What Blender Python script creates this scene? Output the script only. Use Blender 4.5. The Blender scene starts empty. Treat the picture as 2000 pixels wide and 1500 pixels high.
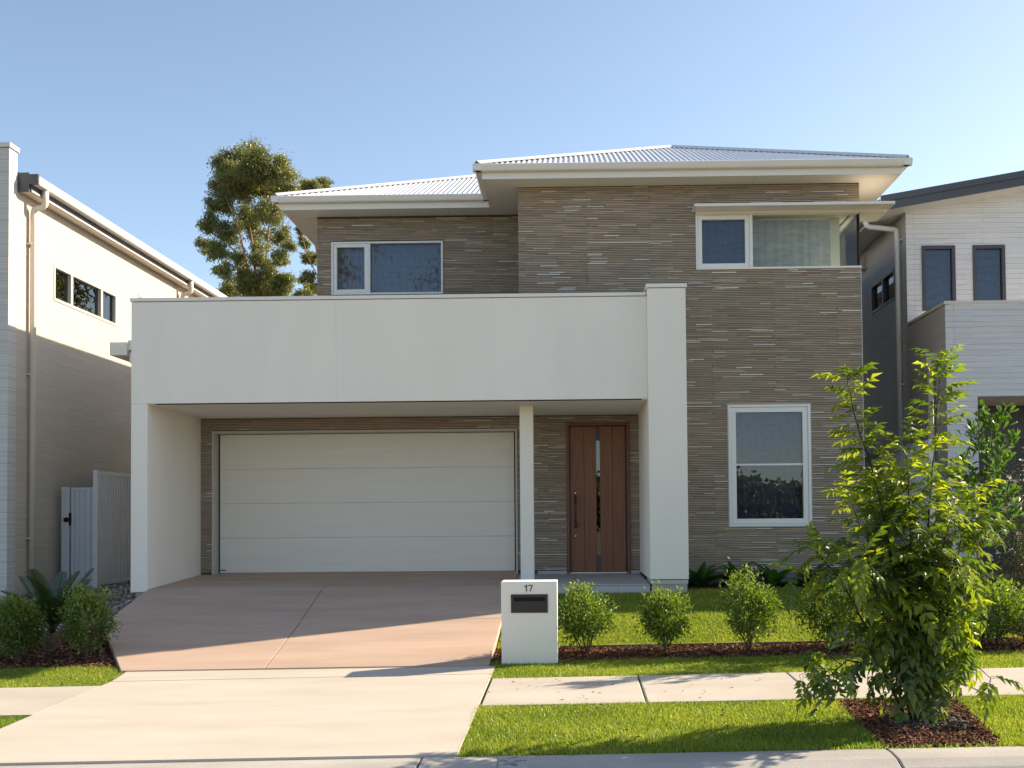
import bpy, bmesh, math, random
import numpy as np
from mathutils import Vector, Matrix

# ------------------------------------------------------------------ camera
S = bpy.context.scene
COL = S.collection
F_PX, CX, CY, EYE = 2150.0, 1084.788, 949.203, 1.65
RGT = np.array([0.99982651, 0.01654195, -0.00856225])
UP = np.array([0.00904025, -0.02904043, 0.99953736])
FWD = np.array([-0.01628565, 0.99944135, 0.02918494])
cam_d = bpy.data.cameras.new('camera'); cam = bpy.data.objects.new('camera', cam_d); COL.objects.link(cam)
cam.matrix_world = Matrix(((RGT[0], UP[0], -FWD[0], 0), (RGT[1], UP[1], -FWD[1], 0), (RGT[2], UP[2], -FWD[2], EYE), (0, 0, 0, 1)))
cam_d.sensor_fit = 'HORIZONTAL'; cam_d.sensor_width = 36.0; cam_d.lens = 36.0 * F_PX / 2000.0
cam_d.shift_x = (1000 - CX) / 2000.0; cam_d.shift_y = (CY - 750) / 2000.0
cam_d.clip_start = 0.1; cam_d.clip_end = 3000
S.camera = cam

# ------------------------------------------------------------------ sky, sun, exposure
SUN = Vector((1.57, 0.66, 0.92)).normalized()          # direction towards the sun
SKY_STRENGTH, SUN_STRENGTH, EXPOSURE = 0.120, 4.3, 1.42
wd = bpy.data.worlds.new('World'); S.world = wd; wd.use_nodes = True
wn = wd.node_tree; wn.nodes.clear()
sky = wn.nodes.new('ShaderNodeTexSky'); sky.sky_type = 'NISHITA'; sky.sun_disc = False
sky.sun_elevation = math.asin(SUN.z); sky.sun_rotation = math.atan2(SUN.x, SUN.y)
sky.altitude = 0; sky.air_density = 0.68; sky.dust_density = 0.6; sky.ozone_density = 1.0
bg = wn.nodes.new('ShaderNodeBackground'); bg.inputs['Strength'].default_value = SKY_STRENGTH
wo = wn.nodes.new('ShaderNodeOutputWorld')
warm_sky_tint = wn.nodes.new('ShaderNodeMix'); warm_sky_tint.data_type = 'RGBA'; warm_sky_tint.blend_type = 'MULTIPLY'; warm_sky_tint.inputs[0].default_value = 1.0
warm_sky_tint.inputs[7].default_value = (1.0, 0.92, 0.80, 1)          # the whole sky a little warmer, as the photograph is balanced
wn.links.new(sky.outputs[0], warm_sky_tint.inputs[6]); wn.links.new(warm_sky_tint.outputs[2], bg.inputs[0]); wn.links.new(bg.outputs[0], wo.inputs[0])
sl = bpy.data.lights.new('sun', 'SUN'); sl.energy = SUN_STRENGTH; sl.angle = math.radians(0.5); sl.color = (1.0, 0.84, 0.63)
so = bpy.data.objects.new('sun', sl); COL.objects.link(so); so.location = SUN * 60
so.rotation_euler = SUN.to_track_quat('Z', 'Y').to_euler()
S.view_settings.view_transform = 'Standard'; S.view_settings.look = 'None'
S.view_settings.exposure = EXPOSURE; S.view_settings.gamma = 1; S.view_settings.use_curve_mapping = False
S.render.engine = 'CYCLES'

# ------------------------------------------------------------------ pixel -> place helpers
def ray(x, y):
    d = FWD + (x - CX) / F_PX * RGT - (y - CY) / F_PX * UP
    return d / d[1]
def at(x, y, Y):
    d = ray(x, y) * Y
    return np.array([d[0], Y, d[2] + EYE])

# ------------------------------------------------------------------ ground shape
KY = [-50, 6.9, 7.73, 11.55, 12.6, 15.25, 17.7, 60]
KZ = [-0.05, -0.03, 0.0, 0.115, 0.20, 0.615, 0.74, 0.85]
def gz(X, Y):
    b = np.interp(Y, KY, KZ)
    s = np.interp(Y, [12, 15.3], [0.0145, 0.0])
    dip = 0.13 * np.clip((-5.95 - X) / 0.4, 0, 1) * np.clip((Y - 12.6) / 1.5, 0, 1)
    return b + s * np.clip(X, -15, 15) - dip
def dvz(X, Y):   # driveway surface
    return np.interp(Y, [11.5, 13.4, 15.3, 17.75], [0.125, 0.375, 0.70, 0.803]) + np.interp(Y, [11.5, 15.3], [0.0145, 0.0]) * X

# ------------------------------------------------------------------ materials
MATS = {}
def nodes(name):
    m = bpy.data.materials.new(name); m.use_nodes = True
    nt = m.node_tree; nt.nodes.clear()
    out = nt.nodes.new('ShaderNodeOutputMaterial')
    return m, nt, out
def N(nt, typ, **kw):
    n = nt.nodes.new(typ)
    for k, v in kw.items():
        if k.startswith('i_'):
            n.inputs[k[2:].replace('_', ' ')].default_value = v
        else:
            setattr(n, k, v)
    return n
def mat(name, c, rough=0.6, spec=0.3, var=0.08, scale=4.0, bump=0.0, bscale=60.0, metal=0.0, stretch=(1, 1, 1), c2=None, speck=0.0):
    """surface of one colour with soft large-scale variation, fine speckle and fine relief"""
    m, nt, out = nodes(name)
    b = N(nt, 'ShaderNodeBsdfPrincipled'); b.inputs['Roughness'].default_value = rough
    b.inputs['Specular IOR Level'].default_value = spec; b.inputs['Metallic'].default_value = metal
    tc = N(nt, 'ShaderNodeTexCoord'); mp = N(nt, 'ShaderNodeMapping'); mp.inputs['Scale'].default_value = stretch
    nt.links.new(tc.outputs['Object'], mp.inputs['Vector'])
    n1 = N(nt, 'ShaderNodeTexNoise', i_Scale=scale, i_Detail=6.0, i_Roughness=0.6); nt.links.new(mp.outputs[0], n1.inputs['Vector'])
    rp = N(nt, 'ShaderNodeValToRGB'); c2 = c2 or tuple(max(0, x * (1 - 2 * var)) for x in c)
    ch = c if c2 is None else c
    rp.color_ramp.elements[0].position = 0.3; rp.color_ramp.elements[1].position = 0.7
    rp.color_ramp.elements[0].color = (*c2, 1); rp.color_ramp.elements[1].color = (*ch, 1)
    nt.links.new(n1.outputs['Fac'], rp.inputs[0])
    col = rp.outputs[0]
    if speck > 0:
        n3 = N(nt, 'ShaderNodeTexNoise', i_Scale=bscale * 1.7, i_Detail=3.0); nt.links.new(tc.outputs['Object'], n3.inputs['Vector'])
        mr = N(nt, 'ShaderNodeMapRange'); mr.inputs['From Min'].default_value = 0.35; mr.inputs['From Max'].default_value = 0.65
        mr.inputs['To Min'].default_value = 1 - speck; mr.inputs['To Max'].default_value = 1 + speck
        nt.links.new(n3.outputs['Fac'], mr.inputs['Value'])
        mx = N(nt, 'ShaderNodeVectorMath', operation='SCALE'); nt.links.new(col, mx.inputs[0]); nt.links.new(mr.outputs[0], mx.inputs['Scale'])
        col = mx.outputs[0]
    nt.links.new(col, b.inputs['Base Color'])
    if bump > 0:
        n2 = N(nt, 'ShaderNodeTexNoise', i_Scale=bscale, i_Detail=4.0); nt.links.new(mp.outputs[0], n2.inputs['Vector'])
        bp = N(nt, 'ShaderNodeBump', i_Strength=bump, i_Distance=0.01); nt.links.new(n2.outputs['Fac'], bp.inputs['Height'])
        nt.links.new(bp.outputs[0], b.inputs['Normal'])
    nt.links.new(b.outputs[0], out.inputs[0]); MATS[name] = m
    return m
def attr_mat(name, attr='col', rough=0.75, spec=0.2, bump=0.15, bscale=150.0):
    m, nt, out = nodes(name)
    b = N(nt, 'ShaderNodeBsdfPrincipled'); b.inputs['Roughness'].default_value = rough; b.inputs['Specular IOR Level'].default_value = spec
    a = N(nt, 'ShaderNodeAttribute', attribute_name=attr)
    tc = N(nt, 'ShaderNodeTexCoord'); n = N(nt, 'ShaderNodeTexNoise', i_Scale=bscale, i_Detail=2.0); nt.links.new(tc.outputs['Object'], n.inputs['Vector'])
    mr = N(nt, 'ShaderNodeMapRange'); mr.inputs['To Min'].default_value = 0.75; mr.inputs['To Max'].default_value = 1.25; nt.links.new(n.outputs['Fac'], mr.inputs['Value'])
    mx = N(nt, 'ShaderNodeVectorMath', operation='SCALE'); nt.links.new(a.outputs['Color'], mx.inputs[0]); nt.links.new(mr.outputs[0], mx.inputs['Scale'])
    nt.links.new(mx.outputs[0], b.inputs['Base Color'])
    bp = N(nt, 'ShaderNodeBump', i_Strength=bump, i_Distance=0.005); nt.links.new(n.outputs['Fac'], bp.inputs['Height']); nt.links.new(bp.outputs[0], b.inputs['Normal'])
    nt.links.new(b.outputs[0], out.inputs[0]); MATS[name] = m
    return m
def leaf_mat(name, ca, cb, trans=0.45, gloss=0.08, tint=(1.5, 1.6, 0.5), mode='attr', rough=0.4):
    """leaf: diffuse + light passing through + a little gloss; tone differs leaf by leaf"""
    m, nt, out = nodes(name)
    if mode == 'attr':
        a = N(nt, 'ShaderNodeAttribute', attribute_name='v'); fac = a.outputs['Fac']
    else:
        a = N(nt, 'ShaderNodeObjectInfo'); fac = a.outputs['Random']
    mix = N(nt, 'ShaderNodeMix', data_type='RGBA'); mix.inputs[6].default_value = (*ca, 1); mix.inputs[7].default_value = (*cb, 1)
    nt.links.new(fac, mix.inputs[0])
    d = N(nt, 'ShaderNodeBsdfDiffuse'); nt.links.new(mix.outputs[2], d.inputs[0])
    tm = N(nt, 'ShaderNodeVectorMath', operation='MULTIPLY'); tm.inputs[1].default_value = tint; nt.links.new(mix.outputs[2], tm.inputs[0])
    t = N(nt, 'ShaderNodeBsdfTranslucent'); nt.links.new(tm.outputs[0], t.inputs[0])
    m1 = N(nt, 'ShaderNodeMixShader'); m1.inputs[0].default_value = trans; nt.links.new(d.outputs[0], m1.inputs[1]); nt.links.new(t.outputs[0], m1.inputs[2])
    g = N(nt, 'ShaderNodeBsdfGlossy'); g.inputs['Roughness'].default_value = rough
    m2 = N(nt, 'ShaderNodeMixShader'); m2.inputs[0].default_value = gloss; nt.links.new(m1.outputs[0], m2.inputs[1]); nt.links.new(g.outputs[0], m2.inputs[2])
    nt.links.new(m2.outputs[0], out.inputs[0]); MATS[name] = m
    return m
def glass_mat(name, tint=(0.55, 0.62, 0.66), ior=2.0):
    m, nt, out = nodes(name)
    t = N(nt, 'ShaderNodeBsdfTransparent'); t.inputs[0].default_value = (*tint, 1)
    g = N(nt, 'ShaderNodeBsdfGlossy'); g.inputs['Roughness'].default_value = 0.0
    tc = N(nt, 'ShaderNodeTexCoord'); n = N(nt, 'ShaderNodeTexNoise', i_Scale=1.3, i_Detail=1.0); nt.links.new(tc.outputs['Object'], n.inputs['Vector'])
    bp = N(nt, 'ShaderNodeBump', i_Strength=0.02, i_Distance=0.02); nt.links.new(n.outputs['Fac'], bp.inputs['Height']); nt.links.new(bp.outputs[0], g.inputs['Normal'])
    f = N(nt, 'ShaderNodeFresnel'); f.inputs[0].default_value = ior
    mx = N(nt, 'ShaderNodeMixShader'); nt.links.new(f.outputs[0], mx.inputs[0]); nt.links.new(t.outputs[0], mx.inputs[1]); nt.links.new(g.outputs[0], mx.inputs[2])
    nt.links.new(mx.outputs[0], out.inputs[0]); MATS[name] = m
    return m
def course_mat(name, c, pitch, tile_w, groove=0.35, var=0.06, along='X', major=0):
    """fine-coursed wall tile, too fine to pick apart: courses and joints as relief"""
    m, nt, out = nodes(name)
    b = N(nt, 'ShaderNodeBsdfPrincipled'); b.inputs['Roughness'].default_value = 0.6; b.inputs['Specular IOR Level'].default_value = 0.3
    tc = N(nt, 'ShaderNodeTexCoord'); sp = N(nt, 'ShaderNodeSeparateXYZ'); nt.links.new(tc.outputs['Object'], sp.inputs[0])
    cb = N(nt, 'ShaderNodeCombineXYZ'); nt.links.new(sp.outputs[along], cb.inputs['X']); nt.links.new(sp.outputs['Z'], cb.inputs['Y'])
    def brick(w, h, mort):
        br = N(nt, 'ShaderNodeTexBrick'); br.offset = 0.5; br.inputs['Scale'].default_value = 1.0
        br.inputs['Brick Width'].default_value = w; br.inputs['Row Height'].default_value = h; br.inputs['Mortar Size'].default_value = mort
        br.inputs['Mortar Smooth'].default_value = 0.3; br.inputs['Bias'].default_value = 0.0
        br.inputs['Color1'].default_value = (*c, 1); br.inputs['Color2'].default_value = (*[x * (1 - 2 * var) for x in c], 1)
        br.inputs['Mortar'].default_value = (*[x * (1 - groove) for x in c], 1)
        nt.links.new(cb.outputs[0], br.inputs['Vector']); return br
    b1 = brick(tile_w, pitch, pitch * 0.09)
    col = b1.outputs['Color']
    bp = N(nt, 'ShaderNodeBump', i_Strength=0.6, i_Distance=0.006); bp.invert = True; nt.links.new(b1.outputs['Fac'], bp.inputs['Height'])
    nrm = bp.outputs[0]
    if major:
        b2 = brick(tile_w * 4, major, 0.004)
        mm = N(nt, 'ShaderNodeMix', data_type='RGBA', blend_type='MULTIPLY'); mm.inputs[0].default_value = 1.0
        inv = N(nt, 'ShaderNodeMapRange'); inv.inputs['To Min'].default_value = 1.0; inv.inputs['To Max'].default_value = 0.6; nt.links.new(b2.outputs['Fac'], inv.inputs['Value'])
        nt.links.new(col, mm.inputs[6]); nt.links.new(inv.outputs[0], mm.inputs[7]); col = mm.outputs[2]
    nt.links.new(col, b.inputs['Base Color']); nt.links.new(nrm, b.inputs['Normal'])
    nt.links.new(b.outputs[0], out.inputs[0]); MATS[name] = m
    return m
def concrete_mat(name, c, c2, streak=(1, 1, 1), speck=0.06, stain=None):
    m = mat(name, c, rough=0.85, spec=0.2, scale=1.6, bump=0.25, bscale=90, stretch=streak, c2=c2, speck=speck)
    return m

mat('render_white', (0.88, 0.82, 0.73), rough=0.75, var=0.03, scale=1.1, bump=0.2, bscale=120, stretch=(1.6, 1.6, 0.35), speck=0.012)
mat('paint_white', (0.82, 0.80, 0.76), rough=0.4, var=0.015, scale=2)
mat('metal_white', (0.80, 0.77, 0.71), rough=0.35, spec=0.5, var=0.02, scale=2)
mat('soffit_paint', (0.81, 0.77, 0.69), rough=0.7, var=0.015, scale=1.2)
mat('roof_steel', (0.70, 0.70, 0.71), rough=0.35, spec=0.5, var=0.03, scale=3)
mat('garage_panel', (0.84, 0.80, 0.72), rough=0.5, var=0.03, scale=6, bump=0.25, bscale=30, stretch=(0.15, 1, 6))
mat('trim_beige', (0.52, 0.50, 0.46), rough=0.5, var=0.02)
mat('dark_gap', (0.012, 0.012, 0.013), rough=0.9, var=0.0)
mat('dark_metal', (0.035, 0.033, 0.035), rough=0.4, spec=0.5, var=0.05)
mat('mail_metal', (0.028, 0.023, 0.020), rough=0.45, spec=0.5, var=0.05)
mat('steel', (0.45, 0.45, 0.46), rough=0.3, metal=0.8, var=0.05)
mat('slate_paint', (0.075, 0.08, 0.095), rough=0.45, spec=0.4, var=0.04)
mat('frame_dark', (0.06, 0.055, 0.065), rough=0.4, spec=0.5, var=0.03)
mat('frame_grey', (0.42, 0.42, 0.38), rough=0.45, spec=0.4, var=0.03)
mat('cream_pipe', (0.66, 0.61, 0.53), rough=0.4, spec=0.4, var=0.03)
mat('white_pipe', (0.74, 0.74, 0.70), rough=0.35, spec=0.5, var=0.03)
mat('gutter_grey', (0.60, 0.60, 0.58), rough=0.4, spec=0.5, var=0.04)
mat('fence_steel', (0.58, 0.60, 0.63), rough=0.4, spec=0.45, var=0.03)
mat('interior', (0.20, 0.20, 0.20), rough=0.9, var=0.05)
mat('interior_cream', (0.75, 0.72, 0.60), rough=0.8, var=0.02)
mat('curtain', (0.60, 0.61, 0.60), rough=0.9, var=0.16, scale=5, stretch=(1, 1, 3.5))
mat('curtain_dark', (0.34, 0.34, 0.36), rough=0.9, var=0.2, scale=5, stretch=(1, 1, 3.0))
mat('wood', (0.270, 0.115, 0.062), rough=0.45, spec=0.35, scale=14, stretch=(3.0, 1, 0.12), c2=(0.185, 0.076, 0.040), bump=0.12, bscale=70)
mat('wood_frame', (0.22, 0.085, 0.055), rough=0.45, spec=0.35, scale=14, stretch=(3, 1, 0.15), c2=(0.16, 0.06, 0.04))
mat('clad_backing', (0.10, 0.086, 0.07), rough=0.9, var=0.1)
attr_mat('clad_strip', rough=0.8, spec=0.15, bump=0.3, bscale=220)
concrete_mat('crossover_concrete', (0.53, 0.485, 0.42), (0.46, 0.413, 0.35), streak=(0.45, 1.8, 1), speck=0.07)
concrete_mat('path_concrete', (0.51, 0.47, 0.41), (0.415, 0.372, 0.315), streak=(0.5, 1, 1), speck=0.06)
concrete_mat('kerb_concrete', (0.46, 0.435, 0.395), (0.31, 0.295, 0.275), streak=(0.4, 1, 1), speck=0.12)
concrete_mat('drive_concrete', (0.54, 0.395, 0.305), (0.42, 0.305, 0.24), streak=(0.35, 1.9, 1), speck=0.05)
concrete_mat('plain_concrete', (0.42, 0.41, 0.385), (0.33, 0.325, 0.31), speck=0.1)
concrete_mat('dark_concrete', (0.16, 0.16, 0.165), (0.12, 0.12, 0.125), speck=0.1)
mat('tile', (0.45, 0.45, 0.45), rough=0.5, var=0.05, scale=3, speck=0.05, bscale=80)
mat('asphalt', (0.15, 0.145, 0.135), rough=0.9, var=0.15, scale=3, bump=0.6, bscale=140, speck=0.3)
mat('soil', (0.085, 0.06, 0.038), rough=1.0, var=0.25, scale=6, bump=0.6, bscale=40)
mat('turf_base', (0.085, 0.115, 0.025), rough=1.0, var=0.25, scale=9, bump=0.8, bscale=90)
mat('mulch_base', (0.060, 0.027, 0.015), rough=1.0, var=0.3, scale=14, bump=1.0, bscale=60)
mat('far_ground', (0.34, 0.29, 0.17), rough=1.0, var=0.25, scale=0.08)
attr_mat('mulch_chip', rough=0.9, spec=0.1, bscale=120)
attr_mat('pebble', rough=0.6, spec=0.3, bscale=60)
mat('bark_brown', (0.13, 0.085, 0.055), rough=0.9, var=0.25, scale=14, bump=0.5, bscale=50)
mat('bark_gum', (0.36, 0.22, 0.14), rough=0.85, var=0.25, scale=3, bump=0.3, bscale=12, c2=(0.24, 0.14, 0.09))
mat('bark_dark', (0.05, 0.035, 0.028), rough=0.85, var=0.2, scale=30)
mat('stake_wood', (0.26, 0.17, 0.10), rough=0.85, var=0.2, scale=12, stretch=(4, 4, 0.4))
mat('petal', (0.78, 0.72, 0.70), rough=0.7, var=0.06, scale=30)
mat('edging', (0.20, 0.19, 0.17), rough=0.8, var=0.1)
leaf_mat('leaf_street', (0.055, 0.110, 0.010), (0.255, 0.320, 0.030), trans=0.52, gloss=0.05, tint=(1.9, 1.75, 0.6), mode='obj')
leaf_mat('leaf_street_in', (0.040, 0.080, 0.010), (0.165, 0.220, 0.024), trans=0.45, gloss=0.05, tint=(1.8, 1.8, 0.6))  # inner leaves coloured darker: crown shade put into their colour
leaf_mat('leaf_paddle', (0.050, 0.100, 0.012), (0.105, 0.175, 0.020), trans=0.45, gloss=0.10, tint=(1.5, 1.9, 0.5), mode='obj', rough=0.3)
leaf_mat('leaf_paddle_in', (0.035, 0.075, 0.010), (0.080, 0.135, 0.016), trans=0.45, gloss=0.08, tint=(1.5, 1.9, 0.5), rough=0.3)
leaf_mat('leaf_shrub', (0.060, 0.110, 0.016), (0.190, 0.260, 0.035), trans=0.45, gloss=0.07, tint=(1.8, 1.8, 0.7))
leaf_mat('leaf_gum', (0.080, 0.110, 0.032), (0.265, 0.280, 0.075), trans=0.45, gloss=0.06, tint=(1.3, 1.2, 0.5))
leaf_mat('leaf_rose', (0.025, 0.045, 0.014), (0.060, 0.085, 0.025), trans=0.35, gloss=0.06, tint=(1.5, 1.5, 0.6))
leaf_mat('leaf_under', (0.030, 0.085, 0.018), (0.065, 0.150, 0.028), trans=0.3, gloss=0.08, tint=(1.3, 1.6, 0.5), mode='obj', rough=0.3)
leaf_mat('leaf_cycad', (0.020, 0.045, 0.012), (0.040, 0.070, 0.018), trans=0.25, gloss=0.10, tint=(1.3, 1.5, 0.5), mode='obj', rough=0.3)
leaf_mat('grass_blade', (0.105, 0.195, 0.022), (0.350, 0.385, 0.065), trans=0.5, gloss=0.03, tint=(1.45, 1.45, 0.6))
glass_mat('glass_blue', tint=(0.68, 0.73, 0.82), ior=1.7)
glass_mat('glass_clear', tint=(0.94, 0.96, 0.92), ior=1.5)
glass_mat('glass_dark', tint=(0.25, 0.33, 0.40), ior=2.0)
course_mat('tile_left_front', (0.60, 0.585, 0.555), 0.030, 0.9, groove=0.30, along='X', major=0.18)
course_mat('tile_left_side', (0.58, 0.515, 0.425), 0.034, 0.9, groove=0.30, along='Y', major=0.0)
course_mat('tile_right_front', (0.72, 0.72, 0.73), 0.030, 0.6, groove=0.22, along='X', major=0.09)
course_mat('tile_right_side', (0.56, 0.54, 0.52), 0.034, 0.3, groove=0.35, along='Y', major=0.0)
M = MATS

# ------------------------------------------------------------------ mesh helpers
class MB:
    def __init__(s): s.v = []; s.f = []
    def quad(s, a, b, c, d):
        i = len(s.v); s.v += [tuple(a), tuple(b), tuple(c), tuple(d)]; s.f.append((i, i + 1, i + 2, i + 3)); return s
    def poly(s, pts):
        i = len(s.v); s.v += [tuple(p) for p in pts]; s.f.append(tuple(range(i, i + len(pts)))); return s
    def box(s, x0, x1, y0, y1, z0, z1):
        i = len(s.v)
        s.v += [(x0, y0, z0), (x1, y0, z0), (x1, y1, z0), (x0, y1, z0), (x0, y0, z1), (x1, y0, z1), (x1, y1, z1), (x0, y1, z1)]
        for q in ((3, 2, 1, 0), (4, 5, 6, 7), (0, 1, 5, 4), (1, 2, 6, 5), (2, 3, 7, 6), (3, 0, 4, 7)): s.f.append(tuple(i + k for k in q))
        return s
    def prism(s, prof, axis, a, b):
        """closed profile (list of 2D) swept along an axis from a to b"""
        def P(p, t):
            return {'X': (t, p[0], p[1]), 'Y': (p[0], t, p[1]), 'Z': (p[0], p[1], t)}[axis]
        n = len(prof); i = len(s.v)
        s.v += [P(p, a) for p in prof] + [P(p, b) for p in prof]
        for k in range(n): s.f.append((i + k, i + (k + 1) % n, i + n + (k + 1) % n, i + n + k))
        s.f.append(tuple(i + k for k in range(n - 1, -1, -1))); s.f.append(tuple(i + n + k for k in range(n)))
        return s
    def tube(s, pts, rads, n=8, cap=True):
        pts = [Vector(p) for p in pts]
        if not hasattr(rads, '__len__'): rads = [rads] * len(pts)
        i0 = len(s.v); ref = None
        for k, p in enumerate(pts):
            d = (pts[min(k + 1, len(pts) - 1)] - pts[max(k - 1, 0)]).normalized()
            if ref is None: ref = d.orthogonal().normalized()
            ref = (ref - d * ref.dot(d))
            ref = ref.normalized() if ref.length > 1e-6 else d.orthogonal().normalized()
            bb = d.cross(ref)
            for j in range(n):
                a = 2 * math.pi * j / n
                q = p + (ref * math.cos(a) + bb * math.sin(a)) * rads[k]; s.v.append((q.x, q.y, q.z))
        for k in range(len(pts) - 1):
            for j in range(n):
                a = i0 + k * n + j; b = i0 + k * n + (j + 1) % n
                s.f.append((a, b, b + n, a + n))
        if cap:
            s.f.append(tuple(i0 + j for j in range(n - 1, -1, -1))); e = i0 + (len(pts) - 1) * n
            s.f.append(tuple(e + j for j in range(n)))
        return s
    def mesh(s, name, material, smooth=False):
        me = bpy.data.meshes.new(name); me.from_pydata(s.v, [], s.f); me.materials.append(M[material])
        if smooth:
            for p in me.polygons: p.use_smooth = True
        bm = bmesh.new(); bm.from_mesh(me); bmesh.ops.recalc_face_normals(bm, faces=bm.faces); bm.to_mesh(me); bm.free()
        me.update(); return me
    def build(s, name, material, parent=None, smooth=False, bevel=0.0, kind=None, label=None):
        me = s.mesh(name, material, smooth); return put(name, me, parent, bevel, kind, label)
def put(name, me, parent=None, bevel=0.0, kind=None, label=None):
    o = bpy.data.objects.new(name, me); COL.objects.link(o)
    if parent is not None:
        o.parent = parent; o.matrix_parent_inverse = world_of(parent).inverted()
    if bevel:
        b = o.modifiers.new('edge', 'BEVEL'); b.width = bevel; b.segments = 2; b.limit_method = 'ANGLE'
    if kind: o['kind'] = kind
    if label: o['label'] = label
    return o
def world_of(o):
    m = Matrix.Translation(o.location) @ o.rotation_euler.to_matrix().to_4x4()
    return m if o.parent is None else world_of(o.parent) @ o.matrix_parent_inverse @ m
def root(name, loc, label, cat, group=None):
    o = bpy.data.objects.new(name, None); COL.objects.link(o); o.location = loc; o.empty_display_size = 0.3
    o['label'] = label; o['category'] = cat
    if group: o['group'] = group
    return o
def tag(o, label, cat, group=None):
    o['label'] = label; o['category'] = cat
    if group: o['group'] = group
    return o
def np_mesh(name, V, Fc, material, attr=None, attr_col=None, smooth=False):
    me = bpy.data.meshes.new(name); V = np.asarray(V, np.float32); Fc = np.asarray(Fc, np.int32); k = Fc.shape[1]
    me.vertices.add(len(V)); me.vertices.foreach_set('co', V.ravel())
    me.loops.add(Fc.size); me.loops.foreach_set('vertex_index', Fc.ravel())
    me.polygons.add(len(Fc)); me.polygons.foreach_set('loop_start', np.arange(0, Fc.size, k, dtype=np.int32)); me.polygons.foreach_set('loop_total', np.full(len(Fc), k, np.int32))
    if attr is not None:
        a = me.attributes.new('v', 'FLOAT', 'FACE'); a.data.foreach_set('value', np.asarray(attr, np.float32))
    if attr_col is not None:
        a = me.attributes.new('col', 'FLOAT_COLOR', 'FACE'); c = np.ones((len(Fc), 4), np.float32); c[:, :3] = attr_col; a.data.foreach_set('color', c.ravel())
    me.materials.append(M[material]); me.update(calc_edges=True); me.validate()
    if not smooth: me.shade_flat()
    return me
def sheet(name, poly_fn, xs, ys, zf, material, parent=None, thick=0.0, kind='structure'):
    """surface over a grid of x,y following a height function"""
    xs = np.asarray(xs); ys = np.asarray(ys); X, Y = np.meshgrid(xs, ys); Z = zf(X, Y)
    V = np.stack([X.ravel(), Y.ravel(), Z.ravel()], 1); nx = len(xs)
    Fc = [(j * nx + i, j * nx + i + 1, (j + 1) * nx + i + 1, (j + 1) * nx + i) for j in range(len(ys) - 1) for i in range(nx - 1)]
    me = np_mesh(name, V, Fc, material, smooth=True); o = put(name, me, parent)
    if kind and parent is None: o['kind'] = kind
    return o
def slab(name, quad, zf, material, parent=None, thick=0.1, n=8, lip=0.004, bevel=0.006, kind=None):
    """paving slab: plan quad (4 corners, anticlockwise) draped on a height function, with sides"""
    q = [np.array(p, float) for p in quad]; mb = MB(); idx = {}
    top = []
    for j in range(n + 1):
        row = []
        for i in range(n + 1):
            s, t = i / n, j / n
            p = (1 - s) * (1 - t) * q[0] + s * (1 - t) * q[1] + s * t * q[2] + (1 - s) * t * q[3]
            mb.v.append((p[0], p[1], float(zf(p[0], p[1])) + lip)); row.append(len(mb.v) - 1)
        top.append(row)
    for j in range(n):
        for i in range(n): mb.f.append((top[j][i], top[j][i + 1], top[j + 1][i + 1], top[j + 1][i]))
    rim = [top[0][i] for i in range(n)] + [top[j][n] for j in range(n)] + [top[n][i] for i in range(n, 0, -1)] + [top[j][0] for j in range(n, 0, -1)]
    low = []
    for k in rim:
        x, y, z = mb.v[k]; mb.v.append((x, y, z - thick)); low.append(len(mb.v) - 1)
    m = len(rim)
    for k in range(m): mb.f.append((rim[k], low[k], low[(k + 1) % m], rim[(k + 1) % m]))
    return mb.build(name, material, parent, bevel=bevel, kind=kind)

# ================================================================== THE SETTING
gx = np.r_[-900, -400, -150, -60, -30, np.arange(-16, 17, 1.0), -5.95, -6.35, 30, 60, 150, 400, 900]; gx = np.unique(gx)
gy = np.unique(np.r_[-900, -400, -150, -60, -20, -8, np.arange(-4, 7, 2), 6.9, 7.3, 7.73, np.arange(8, 20, 0.5), 12.6, 15.25, 17.7, 25, 40, 60, 150, 400, 1200])
def ground_z(X, Y): return gz(X, Y) - 0.07 - 0.14 * (np.asarray(Y) < 7.5)
sheet('ground', None, gx, gy, ground_z, 'far_ground')
def road_z(X, Y): return -0.150 + 0.0145 * np.clip(X, -40, 40)
sheet('road', None, np.linspace(-40, 40, 41), np.linspace(-2.5, 7.02, 6), road_z, 'asphalt')

# kerb: separate lengths with open joints
kerb = bpy.data.objects.new('kerb', None); COL.objects.link(kerb); kerb.location = (0, 7.4, 0); kerb['kind'] = 'structure'
KP = [(7.735, -0.02), (7.735, 0.0), (7.60, 0.002), (7.46, -0.010), (7.34, -0.045), (7.24, -0.105), (7.17, -0.128), (6.98, -0.140), (6.98, -0.25), (7.735, -0.25)]
joints = [-10.7, -7.5, -4.3, -1.075, 2.155, 5.4, 8.6, 11.8]
for a, b in zip(joints[:-1], joints[1:]):
    mb = MB(); a2, b2 = a + 0.007, b - 0.007
    nseg = 6
    for k in range(nseg):
        xa = a2 + (b2 - a2) * k / nseg; xb = a2 + (b2 - a2) * (k + 1) / nseg
    prof = [(y, z) for y, z in KP]; n = len(prof); i = 0
    for xx in (a2, b2): mb.v += [(xx, y, z + 0.0145 * xx) for y, z in prof]
    for k in range(n): mb.f.append((k, (k + 1) % n, n + (k + 1) % n, n + k))
    mb.f.append(tuple(range(n - 1, -1, -1))); mb.f.append(tuple(range(n, 2 * n)))
    mb.build('kerb_segment', 'kerb_concrete', kerb, bevel=0.008)

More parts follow.
